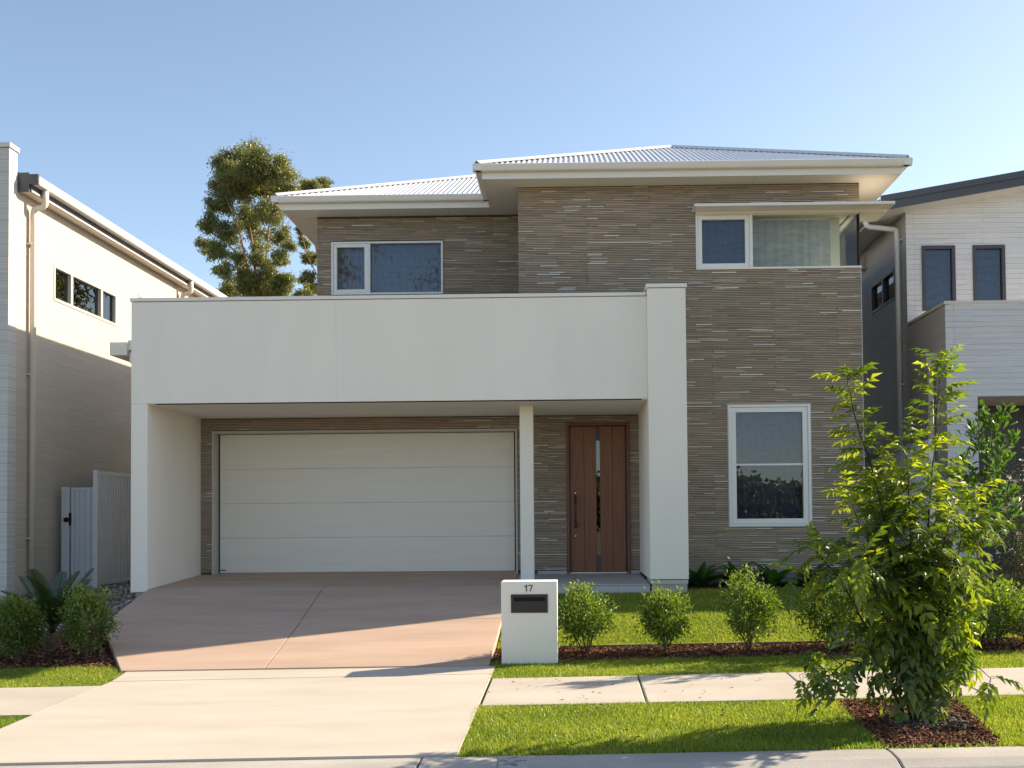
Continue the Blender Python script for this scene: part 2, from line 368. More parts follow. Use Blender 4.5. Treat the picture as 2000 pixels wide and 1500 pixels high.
# crossover (the pale vehicle crossing from kerb to driveway)
cross = bpy.data.objects.new('driveway_crossover', None); COL.objects.link(cross); cross.location = (-2.7, 9.6, 0.05); cross['kind'] = 'structure'
def path_z(X, Y): return gz(X, Y) + 0.012
XO_R, XO_L = -0.83, -4.66
slab('concrete_slab', [(XO_L, 7.75), (XO_R - 0.0, 7.75), (XO_R, 11.02), (XO_L, 11.02)], path_z, 'crossover_concrete', cross, n=8, bevel=0.0)
slab('concrete_slab', [(XO_L, 11.040), (XO_R, 11.040), (XO_R, 11.50), (XO_L - 0.08, 11.60)], path_z, 'crossover_concrete', cross, n=4, bevel=0.0)
# footpath slabs
path = bpy.data.objects.new('footpath', None); COL.objects.link(path); path.location = (2, 10, 0.06); path['kind'] = 'structure'
PY0, PY1 = 9.44, 10.76
xs = [XO_R + 0.014, 0.61, 2.05, 3.49, 4.93, 6.37, 7.81]
for a, b in zip(xs[:-1], xs[1:]):
    slab('concrete_slab', [(a + 0.008, PY0), (b - 0.008, PY0), (b - 0.008, PY1), (a + 0.008, PY1)], path_z, 'path_concrete', path, n=4, bevel=0.01)
xs = [-10.5, -9.05, -7.6, -6.14, XO_L - 0.001]
for a, b in zip(xs[:-1], xs[1:]):
    slab('concrete_slab', [(a + 0.004, PY0), (b - 0.004, PY0), (b - 0.004, PY1 + 0.04), (a + 0.004, PY1 + 0.04)], path_z, 'path_concrete', path, n=4, bevel=0.0)
# driveway: six bays of tinted concrete divided by saw cuts
drive = bpy.data.objects.new('driveway', None); COL.objects.link(drive); drive.location = (-3.3, 14.5, 0.4); drive['kind'] = 'structure'
g = 0.005
rows = [(11.55, -4.80, -3.27, -0.90), (13.66, -5.86, -3.40, -0.90), (15.35, -5.955, -3.50, -0.875), (17.74, -5.955, -3.45, -0.875)]
for (ya, la, ma, ra), (yb, lb, mb_, rb) in zip(rows[:-1], rows[1:]):
    yo = 0.06 if ya == 11.55 else 0.0
    slab('concrete_slab', [(la, ya + yo + g), (ma - g, ya + yo * 0.7 + g), (mb_ - g, yb - g), (lb, yb - g)], dvz, 'drive_concrete', drive, n=10, thick=0.14, bevel=0.004)
    slab('concrete_slab', [(ma + g, ya + yo * 0.7 + g), (ra, ya + g), (rb, yb - g), (mb_ + g, yb - g)], dvz, 'drive_concrete', drive, n=10, thick=0.14, bevel=0.004)

# turf, mulch and pebble sheets (the ground under the blades and chips)
def sheet_poly(name, quad, zf, lift, material, n=14):
    q = [np.array(p, float) for p in quad]; mb = MB()
    for j in range(n + 1):
        for i in range(n + 1):
            s, t = i / n, j / n
            p = (1 - s) * (1 - t) * q[0] + s * (1 - t) * q[1] + s * t * q[2] + (1 - s) * t * q[3]
            mb.v.append((p[0], p[1], float(zf(p[0], p[1])) + lift))
    for j in range(n):
        for i in range(n): a = j * (n + 1) + i; mb.f.append((a, a + 1, a + n + 2, a + n + 1))
    return mb.build(name, material, None, kind='structure')
BED_F, BED_B = 11.72, 12.44
sheet_poly('verge', [(XO_R + 0.01, 7.74), (9, 7.74), (9, 9.435), (XO_R + 0.01, 9.435)], gz, -0.012, 'turf_base')
sheet_poly('verge', [(-11, 7.74), (XO_L - 0.01, 7.74), (XO_L - 0.01, 9.435), (-11, 9.435)], gz, -0.012, 'turf_base')
sheet_poly('grass_strip', [(XO_R + 0.01, 10.765), (9, 10.765), (9, BED_F), (XO_R - 0.06, BED_F)], gz, -0.012, 'turf_base')
sheet_poly('grass_strip', [(-11, 10.81), (XO_L - 0.02, 10.81), (XO_L - 0.12, 11.92), (-11, 11.92)], gz, -0.012, 'turf_base')
sheet_poly('lawn', [(-0.86, BED_B), (4.9, BED_B), (4.9, 15.62), (-0.86, 15.30)], gz, -0.012, 'turf_base')
sheet_poly('mulch_bed', [(-0.89, BED_F), (9, BED_F), (9, BED_B), (-0.89, BED_B)], gz, -0.008, 'mulch_base')
sheet_poly('mulch_bed', [(4.9, BED_B + 0.005), (9, BED_B + 0.005), (9, 16.8), (4.9, 16.8)], gz, -0.012, 'mulch_base')
sheet_poly('mulch_bed', [(1.6, 15.45), (4.9, 15.63), (4.9, 16.04), (1.6, 16.04)], gz, -0.006, 'mulch_base')
sheet_poly('mulch_bed', [(-9.5, 11.925), (-4.83, 11.925), (-5.88, 13.95), (-9.5, 13.95)], gz, -0.012, 'mulch_base')
sheet_poly('pebble_bed', [(-8.25, 13.96), (-5.9, 13.96), (-6.0, 19.0), (-8.25, 19.0)], gz, -0.012, 'soil')
PIT = [(2.16, 7.76), (2.98, 7.76), (3.22, 9.40), (2.20, 9.40)]
sheet_poly('tree_pit', PIT, gz, -0.004, 'mulch_base', n=6)

# ================================================================== THE HOUSE
YP, YPIL, YB, YW = 15.29, 15.14, 17.5, 16.05
ZSOF, ZEAVE, FL = 3.285, 6.52, 0.80
house = root('two_storey_house', (-1, 17, 0.7), 'two-storey house with brown strip cladding, white portico and pale corrugated steel roof', 'house')
H = house
# --- cladding: thousands of thin split strips, too fine to pick apart singly
rng = np.random.default_rng(5)
def cladding(name, u0, u1, z0, z1, face, holes=(), axis='X', sgn=-1):
    """strips over a rectangle of wall, left out over the holes; face = wall plane"""
    V, Fc, C = [], [], []; pitch = 0.0255; nrow = int((z1 - z0) / pitch)
    pal = np.array([(0.375, 0.302, 0.230), (0.405, 0.330, 0.253), (0.335, 0.272, 0.210), (0.425, 0.335, 0.245), (0.375, 0.312, 0.252), (0.395, 0.302, 0.216)])
    whites = np.array([(0.80, 0.76, 0.70), (0.66, 0.61, 0.54), (0.74, 0.70, 0.64)])
    ends = np.arange(u0 + 0.10, u1, 0.455)
    for r in range(nrow):
        za = z0 + r * pitch; zb = za + pitch * 0.76
        cuts = [u0]; u = u0
        while u < u1:
            u += rng.choice([0.10, 0.16, 0.22, 0.27, 0.34, 0.46], p=[.04, .10, .18, .24, .24, .20]); cuts.append(min(u, u1))
        if r % 3 != 0:
            for e in ends[::2]: cuts.append(e)
        cuts = sorted(set(cuts)); dep0 = 0.017
        rowtone = rng.uniform(0.95, 1.06)
        for a, b in zip(cuts[:-1], cuts[1:]):
            if b - a < 0.012: continue
            segs = [(a, b)]
            for (ha, hb, hz0, hz1) in holes:
                if zb > hz0 and za < hz1:
                    new = []
                    for (p, q) in segs:
                        if q <= ha or p >= hb: new.append((p, q)); continue
                        if p < ha: new.append((p, ha))
                        if q > hb: new.append((hb, q))
                    segs = new
            if not segs: continue
            white = rng.random() < 0.075 and 0.14 < b - a
            c = whites[rng.integers(3)] * rng.uniform(.85, 1.1) if white else pal[rng.integers(len(pal))] * rowtone * rng.uniform(0.89, 1.11)
            if not white and rng.random() < 0.04: c = c * 1.3
            dep = dep0 + rng.uniform(-0.0015, 0.0015) + (0.003 if white else 0)
            for (p, q) in segs:
                if q - p < 0.004: continue
                zc = za + (zb - za) * 0.25 if white else za
                q2 = q - 0.0012; i = len(V); f1 = face + sgn * dep
                def P(uu, ff, zz): return (uu, ff, zz) if axis == 'X' else (ff, uu, zz)
                zt = zb - 0.0015
                V += [P(p, face, zc), P(q2, face, zc), P(q2, face, zb), P(p, face, zb), P(p, f1, zc + .001), P(q2, f1, zc + .001), P(q2, f1, zt), P(p, f1, zt)]
                Fc += [(i + 4, i + 5, i + 6, i + 7), (i + 7, i + 6, i + 2, i + 3), (i, i + 1, i + 5, i + 4), (i + 4, i + 7, i + 3, i), (i + 5, i + 1, i + 2, i + 6)]
                C += [c] * 5
    me = np_mesh(name, V, Fc, 'clad_strip', attr_col=np.array(C))
    return put(name, me, H, kind='stuff')
def wall_front(name, x0, x1, z0, z1, Y, holes, depth, material, parent, backing=0.10):
    """wall leaf in the plane Y with real openings and reveals"""
    xs = sorted({x0, x1, *[v for h in holes for v in h[:2]]}); zs = sorted({z0, z1, *[v for h in holes for v in h[2:]]})
    xs = [v for v in xs if x0 <= v <= x1]; zs = [v for v in zs if z0 <= v <= z1]; mb = MB()
    for a, b in zip(xs[:-1], xs[1:]):
        for c, d in zip(zs[:-1], zs[1:]):
            mx, mz = (a + b) / 2, (c + d) / 2
            if any(h[0] < mx < h[1] and h[2] < mz < h[3] for h in holes): continue
            mb.quad((a, Y, c), (b, Y, c), (b, Y, d), (a, Y, d))
    for h in holes:
        a, b, c, d = h; Y2 = Y + depth
        mb.quad((a, Y, c), (a, Y2, c), (a, Y2, d), (a, Y, d)); mb.quad((b, Y, c), (b, Y, d), (b, Y2, d), (b, Y2, c))
        mb.quad((a, Y, d), (a, Y2, d), (b, Y2, d), (b, Y, d)); mb.quad((a, Y, c), (b, Y, c), (b, Y2, c), (a, Y2, c))
    return mb.build(name, material, parent)

LRW = (2.265, 3.455, 1.507, 3.277)           # lower right window
URW = (1.825, 4.30, 5.262, 6.100)            # corner window
ULW = (-3.850, -2.056, 5.256, 6.110)         # upper left window
GAR = (-5.767, -0.898, 0.70, 3.078)          # garage opening
DOOR = (-0.112, 0.899, 0.75, 3.172)          # front door
WX0, WX1 = -0.775, 4.222
wall_front('wall', WX0, WX1, 3.72, ZEAVE + 0.02, YW + 0.012, [(1.825, WX1 - 0.004, 5.262, 6.1)], 0.14, 'clad_backing', H)
wall_front('wall', 1.10, WX1, 0.55, 3.72, YW + 0.012, [LRW], 0.14, 'clad_backing', H)
wall_front('wall', -4.083, WX0, 3.4, ZEAVE + 0.02, YB + 0.012, [ULW], 0.14, 'clad_backing', H)
wall_front('wall', -5.96, 1.045, 0.6, ZSOF + 0.3, YB + 0.012, [GAR, DOOR], 0.20, 'clad_backing', H)
cladding('cladding', WX0, WX1, 0.80, ZEAVE - 0.004, YW + 0.012, [LRW, URW, (-9, 1.56, 0, 4.4)])
cladding('cladding', -4.083, WX0 + 0.01, 4.4, ZEAVE - 0.004, YB + 0.012, [ULW])
cladding('cladding', -5.957, 1.043, 0.83, ZSOF - 0.002, YB + 0.012, [GAR, DOOR])
# side, rear and return walls
mb = MB().box(WX1 - 0.10, WX1, 17.35, 26, 0.5, ZEAVE + .02).box(WX1 - 0.10, WX1, YW + .012, 17.35, 0.5, 5.262).box(WX1 - 0.10, WX1, YW + .012, 17.35, 6.1, ZEAVE + .02)
mb.build('side_wall', 'clad_backing', H)
MB().box(WX0, WX0 + 0.1, YW + .02, YB + .02, 3.4, ZEAVE + .02).build('side_wall', 'clad_backing', H)
MB().box(-4.083, -3.983, YB + .02, 26, 3.4, ZEAVE + .02).build('side_wall', 'clad_backing', H)
MB().box(-4.083, WX1, 26, 26.1, 0.5, ZEAVE + .02).build('rear_wall', 'clad_backing', H)
MB().box(-6.19, -6.09, YB + .05, 24, 0.45, 3.9).build('side_wall', 'render_white', H)
MB().box(WX1 - 0.0, WX1 + 0.010, YW - 0.008, YW + 0.012, 0.8, 5.25).build('corner_trim', 'trim_beige', H)
MB().box(1.6, WX1 - 0.02, YW + 0.002, YW + 0.011, 0.55, 0.80).build('plinth', 'plain_concrete', H)

# --- portico
MB().box(-6.19, -5.957, YP, YB + 0.3, 0.665, 3.3).build('pier', 'render_white', H, bevel=0.008)
MB().box(-6.135, -5.99, YP + 0.04, YB, 0.40, 0.665).build('pier_footing', 'plain_concrete', H, bevel=0.006)
MB().box(-6.19, 1.045, YP, YP + 0.20, 3.30, 4.735).build('parapet', 'render_white', H, bevel=0.008)
MB().box(-3.3035, -3.301, YP - 0.0008, YP + 0.01, 3.31, 4.73).build('control_joint', 'trim_beige', H)
MB().box(-6.19, -5.99, YP + 0.2, 23, 3.30, 4.735).build('parapet_return', 'render_white', H)
MB().box(-6.205, 1.03, YP - 0.018, YP + 0.23, 4.742, 4.790).build('parapet_capping', 'metal_white', H, bevel=0.004)
MB().box(-6.205, -5.975, YP + 0.232, 23.0, 4.742, 4.790).build('parapet_capping', 'metal_white', H, bevel=0.004)
MB().box(-5.85, 0.96, YP + 0.004, YP + 0.06, 3.2895, 3.2995).build('shadow_gap_strip', 'dark_gap', H)  # dark strip painted in for the shade of the gap under the parapet
MB().box(1.045, 1.572, YPIL, YW + .05, 0.797, 4.815).build('pillar', 'render_white', H, bevel=0.008)
MB().box(1.045, 1.10, YW + .052, YB + .03, 0.797, ZSOF + .1).build('pillar_return', 'render_white', H)
MB().box(1.025, 1.592, YPIL - 0.018, YW - 0.02, 4.822, 4.875).build('pillar_capping', 'metal_white', H, bevel=0.004)
MB().box(1.058, 1.562, YPIL + 0.012, YW, 0.735, 0.787).build('plinth', 'trim_beige', H)
MB().box(1.075, 1.552, YPIL + 0.024, YW, 0.40, 0.735).build('pillar_footing', 'plain_concrete', H, bevel=0.006)
MB().box(-5.957, 1.045, YP + 0.05, YB + 0.01, ZSOF + 0.003, ZSOF + 0.04).build('portico_ceiling', 'soffit_paint', H)
MB().box(-5.99, 1.3, YP + 0.2, YB + .1, 3.6, 3.7).build('balcony_deck', 'plain_concrete', H)
for px, py in ((868, 803), (1161, 803)):
    d = ray(px, py); k = (ZSOF - EYE) / d[2]; cx_, cy_ = d[0] * k, k
    mb = MB(); mb.tube([(cx_, cy_, ZSOF + 0.008), (cx_, cy_, ZSOF - 0.006)], 0.048, n=20); dl = mb.build('downlight', 'metal_white', H)
    MB().tube([(cx_, cy_, ZSOF - 0.005), (cx_, cy_, ZSOF - 0.0075)], 0.032, n=16).build('lens', 'trim_beige', dl)
MB().box(-0.775, -0.578, 16.0, 16.20, 0.66, ZSOF + 0.003).build('post', 'render_white', H, bevel=0.006)
# porch floor tiles
porch = MB().box(-0.865, 1.04, YPIL + 0.05, YB + 0.01, 0.45, 0.715).build('porch_slab', 'plain_concrete', H)
def porch_z(X, Y): return np.interp(Y, [15.1, 17.5], [0.733, 0.768])
tx = [-0.868, -0.57, 0.02, 0.61, 1.042]; ty = [YPIL + 0.04, 15.75, 16.34, 16.93, YB + 0.005]
for a, b in zip(tx[:-1], tx[1:]):
    for c, d in zip(ty[:-1], ty[1:]):
        slab('floor_tile', [(a + .0015, c + .0015), (b - .0015, c + .0015), (b - .0015, d - .0015), (a + .0015, d - .0015)], lambda X, Y: porch_z(X, Y) - 0.004, 'tile', porch, thick=0.014, n=1, bevel=0.0015)
    MB().box(a + .0015, b - .0015, YPIL + 0.036, YPIL + 0.049, 0.50, 0.712).build('riser_tile', 'tile', porch)
MB().box(-0.578, -0.115, YB - 0.022, YB + 0.0, 0.76, 0.815).build('skirting', 'tile', H)
MB().box(0.902, 1.042, YB - 0.022, YB + 0.0, 0.76, 0.815).build('skirting', 'tile', H)

# --- garage door: four ribbed panels
gd = MB().box(-5.74, -0.925, YB + 0.26, YB + 0.28, 0.80, 3.06).build('garage_door', 'dark_gap', H)
gz0, gz1 = 0.812, 3.045; gtop = [gz0, 1.372, 1.930, 2.487, gz1]
for a, b in zip(gtop[:-1], gtop[1:]):
    mb = MB(); h = b - a - 0.0035
    for k in range(3):
        za = a + h * k / 3; zb = a + h * (k + 1) / 3
        mb.box(-5.715, -0.952, YB + 0.215 + 0.0008 * (k == 1), YB + 0.25, za, zb - (0.0006 if k < 2 else 0))
    mb.build('door_panel', 'garage_panel', gd)
MB().box(-5.705, -5.62, YB + 0.208, YB + 0.216, 0.845, 0.862).build('maker_plate', 'dark_metal', gd)
mb = MB().box(-5.775, -5.745, YB - 0.022, YB + 0.30, 0.78, 3.05).box(-0.92, -0.89, YB - 0.022, YB + 0.30, 0.78, 3.05).box(-5.775, -0.89, YB - 0.022, YB + 0.30, 3.05, 3.085)
mb.build('garage_frame', 'trim_beige', H, bevel=0.002)
MB().box(-6.0, 1.05, YB + 0.30, YB + 0.34, 0.6, 3.6).build('inner_wall', 'dark_gap', H)

# --- front door
fd = MB().box(-0.06, 0.845, YB + 0.065, YB + 0.08, 0.78, 3.12).build('front_door', 'dark_metal', H)
MB().box(-0.112, -0.062, YB - 0.03, YB + 0.09, 0.765, 3.172).build('door_frame', 'wood_frame', fd, bevel=0.003)
MB().box(0.848, 0.899, YB - 0.03, YB + 0.09, 0.765, 3.172).build('door_frame', 'wood_frame', fd, bevel=0.003)
MB().box(-0.062, 0.848, YB - 0.028, YB + 0.09, 3.118, 3.170).build('door_frame', 'wood_frame', fd, bevel=0.003)
for a, b in ((-0.052, 0.172), (0.176, 0.366), (0.428, 0.622), (0.626, 0.828)):
    MB().box(a, b, YB + 0.02, YB + 0.062, 0.792, 3.105).build('board', 'wood', fd, bevel=0.003)
MB().box(0.368, 0.426, YB + 0.034, YB + 0.062, 2.880, 3.105).build('infill', 'slate_paint', fd)
MB().box(0.368, 0.426, YB + 0.034, YB + 0.062, 0.792, 1.06).build('infill', 'slate_paint', fd)
MB().box(0.368, 0.426, YB + 0.040, YB + 0.046, 1.061, 2.879).build('glass_strip', 'glass_dark', fd)
MB().box(-0.060, 0.846, YB - 0.01, YB + 0.06, 0.770, 0.788).build('threshold', 'metal_white', fd)
hx = 0.030
hd = MB().tube([(hx, YB - 0.045, 1.50), (hx, YB - 0.045, 2.02)], 0.011, n=10).build('handle', 'dark_metal', fd, smooth=True)
for z in (1.55, 1.95):
    MB().tube([(hx, YB + .03, z), (hx, YB - 0.05, z)], 0.012, n=10).build('bracket', 'dark_metal', hd)
    MB().tube([(hx, YB - 0.045, z - 0.06), (hx, YB - 0.045, z + 0.06)], 0.018, n=12).build('grip', 'dark_metal', hd, smooth=True)
for z in (1.365, 2.045):
    lk = MB().tube([(hx, YB + .03, z), (hx, YB + 0.008, z)], 0.024, n=16).build('lock', 'dark_metal', fd)
    MB().tube([(hx, YB + .01, z), (hx, YB + 0.003, z)], 0.014, n=12).build('cylinder', 'steel', lk)
for z in (1.02, 2.28, 2.83):
    MB().tube([(0.838, YB + 0.012, z - 0.07), (0.838, YB + 0.012, z + 0.07)], 0.012, n=8).build('hinge', 'dark_metal', fd)

# --- windows
def frame_ring(x0, x1, z0, z1, y0, y1, w, wb=None):
    wb = wb or w
    return MB().box(x0, x0 + w, y0, y1, z0, z1).box(x1 - w, x1, y0, y1, z0, z1).box(x0 + w, x1 - w, y0, y1, z1 - w, z1).box(x0 + w, x1 - w, y0, y1, z0, z0 + wb)
def curtain(x0, x1, z0, z1, Y, parent, material='curtain', amp=0.03, per=0.13, seed=0):
    r = random.Random(seed); n = int((x1 - x0) / 0.012); mb = MB(); ph = 0
    for i in range(n + 1):
        x = x0 + (x1 - x0) * i / n; ph += 2 * math.pi * 0.012 / (per * r.uniform(0.7, 1.4))
        y = Y + amp * math.sin(ph) + 0.3 * amp * math.sin(2.3 * ph + 1)
        mb.v += [(x, y, z0), (x, y + 0.01 * math.sin(ph * .7), z1)]
    for i in range(n): mb.f.append((2 * i, 2 * i + 2, 2 * i + 3, 2 * i + 1))
    return mb.build('curtain', material, parent, smooth=True)
def room(x0, x1, y0, y1, z0, z1, parent, material='interior'):
    mb = MB()
    mb.quad((x0, y1, z0), (x1, y1, z0), (x1, y1, z1), (x0, y1, z1)); mb.quad((x0, y0, z0), (x0, y1, z0), (x0, y1, z1), (x0, y0, z1))
    mb.quad((x1, y0, z0), (x1, y0, z1), (x1, y1, z1), (x1, y1, z0)); mb.quad((x0, y0, z1), (x0, y1, z1), (x1, y1, z1), (x1, y0, z1)); mb.quad((x0, y0, z0), (x1, y0, z0), (x1, y1, z0), (x0, y1, z0))
    mb.build('room_lining', material, parent)
# lower right
x0, x1, z0, z1 = LRW
w = frame_ring(x0, x1, z0, z1, YW - 0.02, YW + 0.10, 0.035).build('window', 'paint_white', H, bevel=0.003)
frame_ring(x0 + 0.038, x1 - 0.038, z0 + 0.038, z1 - 0.038, YW - 0.006, YW + 0.08, 0.072).build('sash', 'paint_white', w, bevel=0.004)
MB().box(x0 + .10, x1 - .10, YW + 0.045, YW + 0.052, z0 + .10, z1 - .10).build('pane', 'glass_blue', w)
MB().box(x0 + .109, x1 - .109, YW + 0.030, YW + 0.044, 2.393, 2.419).build('glazing_bar', 'paint_white', w)
frame_ring(x0 - 0.014, x1 + 0.014, z0 - 0.014, z1 + 0.018, YW - 0.012, YW + 0.01, 0.0135).build('reveal_trim', 'trim_beige', w)
curtain(x0 + .05, x1 - .05, 2.40, z1, YW + 0.20, w, 'curtain_dark', seed=3); curtain(x0 + .05, x1 - .05, z0, 2.40, YW + 0.22, w, 'curtain_dark', seed=4, amp=0.02)
room(x0 - .02, x1 + .02, YW + 0.15, YW + 1.6, z0 - .02, z1 + .02, w)
# upper left
x0, x1, z0, z1 = ULW; xm = -3.243
w = frame_ring(x0, x1, z0, z1, YB - 0.02, YB + 0.10, 0.030).build('window', 'paint_white', H, bevel=0.003)
MB().box(xm - 0.018, xm + 0.018, YB - 0.02, YB + 0.09, z0 + .03, z1 - .03).build('mullion', 'paint_white', w, bevel=0.003)
frame_ring(x0 + 0.032, xm - 0.02, z0 + 0.032, z1 - 0.032, YB - 0.010, YB + 0.08, 0.055).build('sash', 'paint_white', w, bevel=0.004)
MB().box(x0 + .08, xm - .07, YB + 0.045, YB + 0.052, z0 + .08, z1 - .08).build('pane', 'glass_blue', w)
MB().box(xm + .019, x1 - .031, YB + 0.045, YB + 0.052, z0 + .031, z1 - .031).build('pane', 'glass_blue', w)
curtain(x0 + .05, x1 - .05, z0, z1, YB + 0.22, w, 'curtain', seed=7)
room(x0 - .02, x1 + .02, YB + 0.15, YB + 1.6, z0 - .02, z1 + .02, w)
# upper right corner window with canopy
x0, x1, z0, z1 = 1.825, WX1, 5.262, 6.100; xm = 2.632
w = MB().box(x0, x0 + .03, YW - .02, YW + .1, z0, z1).box(x0 + .03, x1 - .012, YW - .02, YW + .1, z1 - .035, z1).box(x0, x1 + .012, YW - .035, YW + .1, z0, z0 + .030).box(x1 - .09, x1 + .012, YW + .101, 17.3, z0, z0 + .030).box(x1 - .09, x1 - .012, YW + .101, 17.3, z1 - .035, z1).build('window', 'paint_white', H, bevel=0.003)
MB().box(xm - 0.022, xm + 0.022, YW - 0.025, YW + 0.09, z0 + .031, z1 - .036).build('mullion', 'paint_white', w, bevel=0.003)
frame_ring(x0 + 0.032, xm - 0.024, z0 + 0.032, z1 - 0.037, YW - 0.010, YW + 0.08, 0.06).build('sash', 'paint_white', w, bevel=0.004)
MB().box(x0 + .085, xm - .08, YW + 0.045, YW + 0.052, z0 + .085, z1 - .09).build('pane', 'glass_blue', w)
MB().box(xm + .022, x1 - .030, YW + 0.040, YW + 0.048, z0 + .030, z1 - .035).build('pane', 'glass_clear', w)
MB().box(x1 - .030, x1 - .022, YW + 0.049, 17.3, z0 + .030, z1 - .035).build('pane', 'glass_clear', w)
MB().box(x1 - .033, x1 - .018, YW + 0.032, YW + 0.052, z0 + .030, z1 - .035).build('glass_joint', 'dark_gap', w)
MB().box(x1 - .16, x1 - .02, 17.30, 17.42, z0 - .02, z1 + .02).build('jamb', 'interior_cream', w)
curtain(x0 + .05, xm, z0, z1, YW + 0.22, w, 'curtain_dark', seed=11)
curtain(xm, x1 - .34, z0, z1, YW + 0.42, w, 'curtain', amp=0.006, seed=12)
MB().box(x1 - .34, x1 - .20, YW + .40, YW + .52, z0 - .01, z1).build('jamb', 'interior_cream', w)
mb = MB(); zz0, zz1 = z0 - .01, z1 + .01
mb.quad((x0 - .02, 18.5, zz0), (x1 - .1, 18.5, zz0), (x1 - .1, 18.5, zz1), (x0 - .02, 18.5, zz1)); mb.quad((x0 - .02, YW + .12, zz0), (x0 - .02, 18.5, zz0), (x0 - .02, 18.5, zz1), (x0 - .02, YW + .12, zz1))
mb.quad((x0 - .02, YW + .1, zz1), (x1 - .02, YW + .1, zz1), (x1 - .02, 18.5, zz1), (x0 - .02, 18.5, zz1)); mb.quad((x0 - .02, YW + .1, zz0), (x0 - .02, 18.5, zz0), (x1 - .02, 18.5, zz0), (x1 - .02, YW + .1, zz0))
mb.build('room_lining', 'interior_cream', w)
can = MB().box(1.774, 4.645, 15.715, YW + .0, 6.108, 6.150).box(WX1 + .0, 4.645, YW + .0, 16.66, 6.108, 6.150).build('canopy', 'metal_white', H, bevel=0.006)
MB().box(1.83, 4.60, YW - 0.06, YW - 0.03, 6.075, 6.107).build('trim', 'soffit_paint', can)

# --- roof
EZ = 6.700                                  # height of the sheet at the eave
PITCH = 0.405
def eaves(x0, x1, yf, ret_l, ret_r, y_in):
    """soffit, fascia and gutter round an eave: front at yf, returns on left/right back to the given depth"""
    gp = [(0.115, 0.098), (0.020, 0.098), (0.0, 0.088), (0.0, 0.075), (0.022, 0.02), (0.036, 0.0), (0.115, 0.0)]
    zb = 6.612
    gt = MB().prism([(yf - 0.125 + p, zb + q) for p, q in gp], 'X', x0 - 0.125, x1 + 0.125).build('gutter', 'metal_white', H, bevel=0.003)
    MB().box(x0, x1, yf, yf + 0.02, ZEAVE - 0.004, 6.69).build('fascia', 'metal_white', H)
    return gt
sof = MB().box(-1.25, 4.70, 15.655, YW + 0.01, ZEAVE, ZEAVE + 0.012).build('soffit', 'soffit_paint', H)
eaves(-1.270, 4.720, 15.635, 0, 0, 0)
def side_gutter(x, sgn, y0, y1):
    gp = [(0.115, 0.098), (0.020, 0.098), (0.0, 0.088), (0.0, 0.075), (0.022, 0.02), (0.036, 0.0), (0.115, 0.0)]
    MB().prism([(x + sgn * (0.125 - p), 6.612 + q) for p, q in gp], 'Y', y0, y1).build('gutter', 'metal_white', H, bevel=0.003)
    xa, xb = sorted((x, x - sgn * 0.02)); MB().box(xa, xb, y0 + 0.13, y1, ZEAVE - 0.003, 6.688).build('fascia', 'metal_white', H)
side_gutter(-1.270, -1, 15.513, 17.05)
side_gutter(4.720, 1, 15.513, 26.4)
MB().box(-1.25, WX0 + .0, YW + 0.012, YB + .01, ZEAVE, ZEAVE + 0.012).build('soffit', 'soffit_paint', H)
MB().box(WX1, 4.70, YW + 0.012, 26.3, ZEAVE, ZEAVE + 0.012).build('soffit', 'soffit_paint', H)
# left, set-back eave
gp = [(0.115, 0.098), (0.020, 0.098), (0.0, 0.088), (0.0, 0.075), (0.022, 0.02), (0.036, 0.0), (0.115, 0.0)]
MB().prism([(17.06 - 0.125 + p, 6.612 + q) for p, q in gp], 'X', -4.675, -1.29).build('gutter', 'metal_white', H, bevel=0.003)
MB().box(-4.548, -1.252, 17.06, 17.08, ZEAVE - 0.004, 6.69).build('fascia', 'metal_white', H)
MB().box(-4.528, -1.252, 17.08, YB + .01, ZEAVE + 0.001, ZEAVE + 0.013).build('soffit', 'soffit_paint', H)
side_gutter(-4.548, -1, 16.938, 26.4)
MB().box(-4.528, -4.083, YB + .012, 26.3, ZEAVE, ZEAVE + 0.012).build('soffit', 'soffit_paint', H)
for x in (-1.93, 2.66, 0.4):
    yy0, yy1 = (17.085, YB) if x < -1.2 else (15.66, YW)
    MB().box(x - 0.004, x + 0.004, yy0, yy1, ZEAVE - 0.002, ZEAVE).build('soffit_joint', 'trim_beige', H)

def corrugated(name, a, b, up, slope, tmax, material='roof_steel', nsub=6):
    """corrugated sheet: eave from a to b, plan direction up, rise slope per metre, run tmax(s)"""
    a = np.array(a, float); b = np.array(b, float); L = np.linalg.norm(b - a); d = (b - a) / L; up = np.array(up, float)
    n = int(L / 0.0762 * nsub); V = []; Fc = []; rows = 5
    for i in range(n + 1):
        s = L * i / n; h = 0.0095 * math.cos(2 * math.pi * s / 0.0762); tm = max(0.0, tmax(s))
        for k in range(rows):
            t = tm * k / (rows - 1); p = a + d * s + up * t; V.append((p[0], p[1], p[2] + slope * t + h))
    for i in range(n):
        for k in range(rows - 1): q = i * rows + k; Fc.append((q, q + rows, q + rows + 1, q + 1))
    me = np_mesh(name, V, Fc, material, smooth=True); return put(name, me, H)
EX0, EX1, EY = -1.375, 4.825, 15.535; RW = (EX1 - EX0) / 2
corrugated('roof_sheet', (EX0, EY, EZ), (EX1, EY, EZ), (0, 1, 0), PITCH, lambda s: min(s, 2 * RW - s))
corrugated('roof_sheet', (EX1, EY, EZ), (EX1, 26.4, EZ), (-1, 0, 0), PITCH, lambda s: min(s, RW), nsub=4)
corrugated('roof_sheet', (EX0, 26.4, EZ), (EX0, EY, EZ), (1, 0, 0), PITCH, lambda s: min(10.865 - s, RW), nsub=4)
LX0, LY = -4.655, 16.955
corrugated('roof_sheet', (LX0, LY, EZ), (EX0 + RW, LY, EZ), (0, 1, 0), PITCH, lambda s: min(s, RW + 0.6))
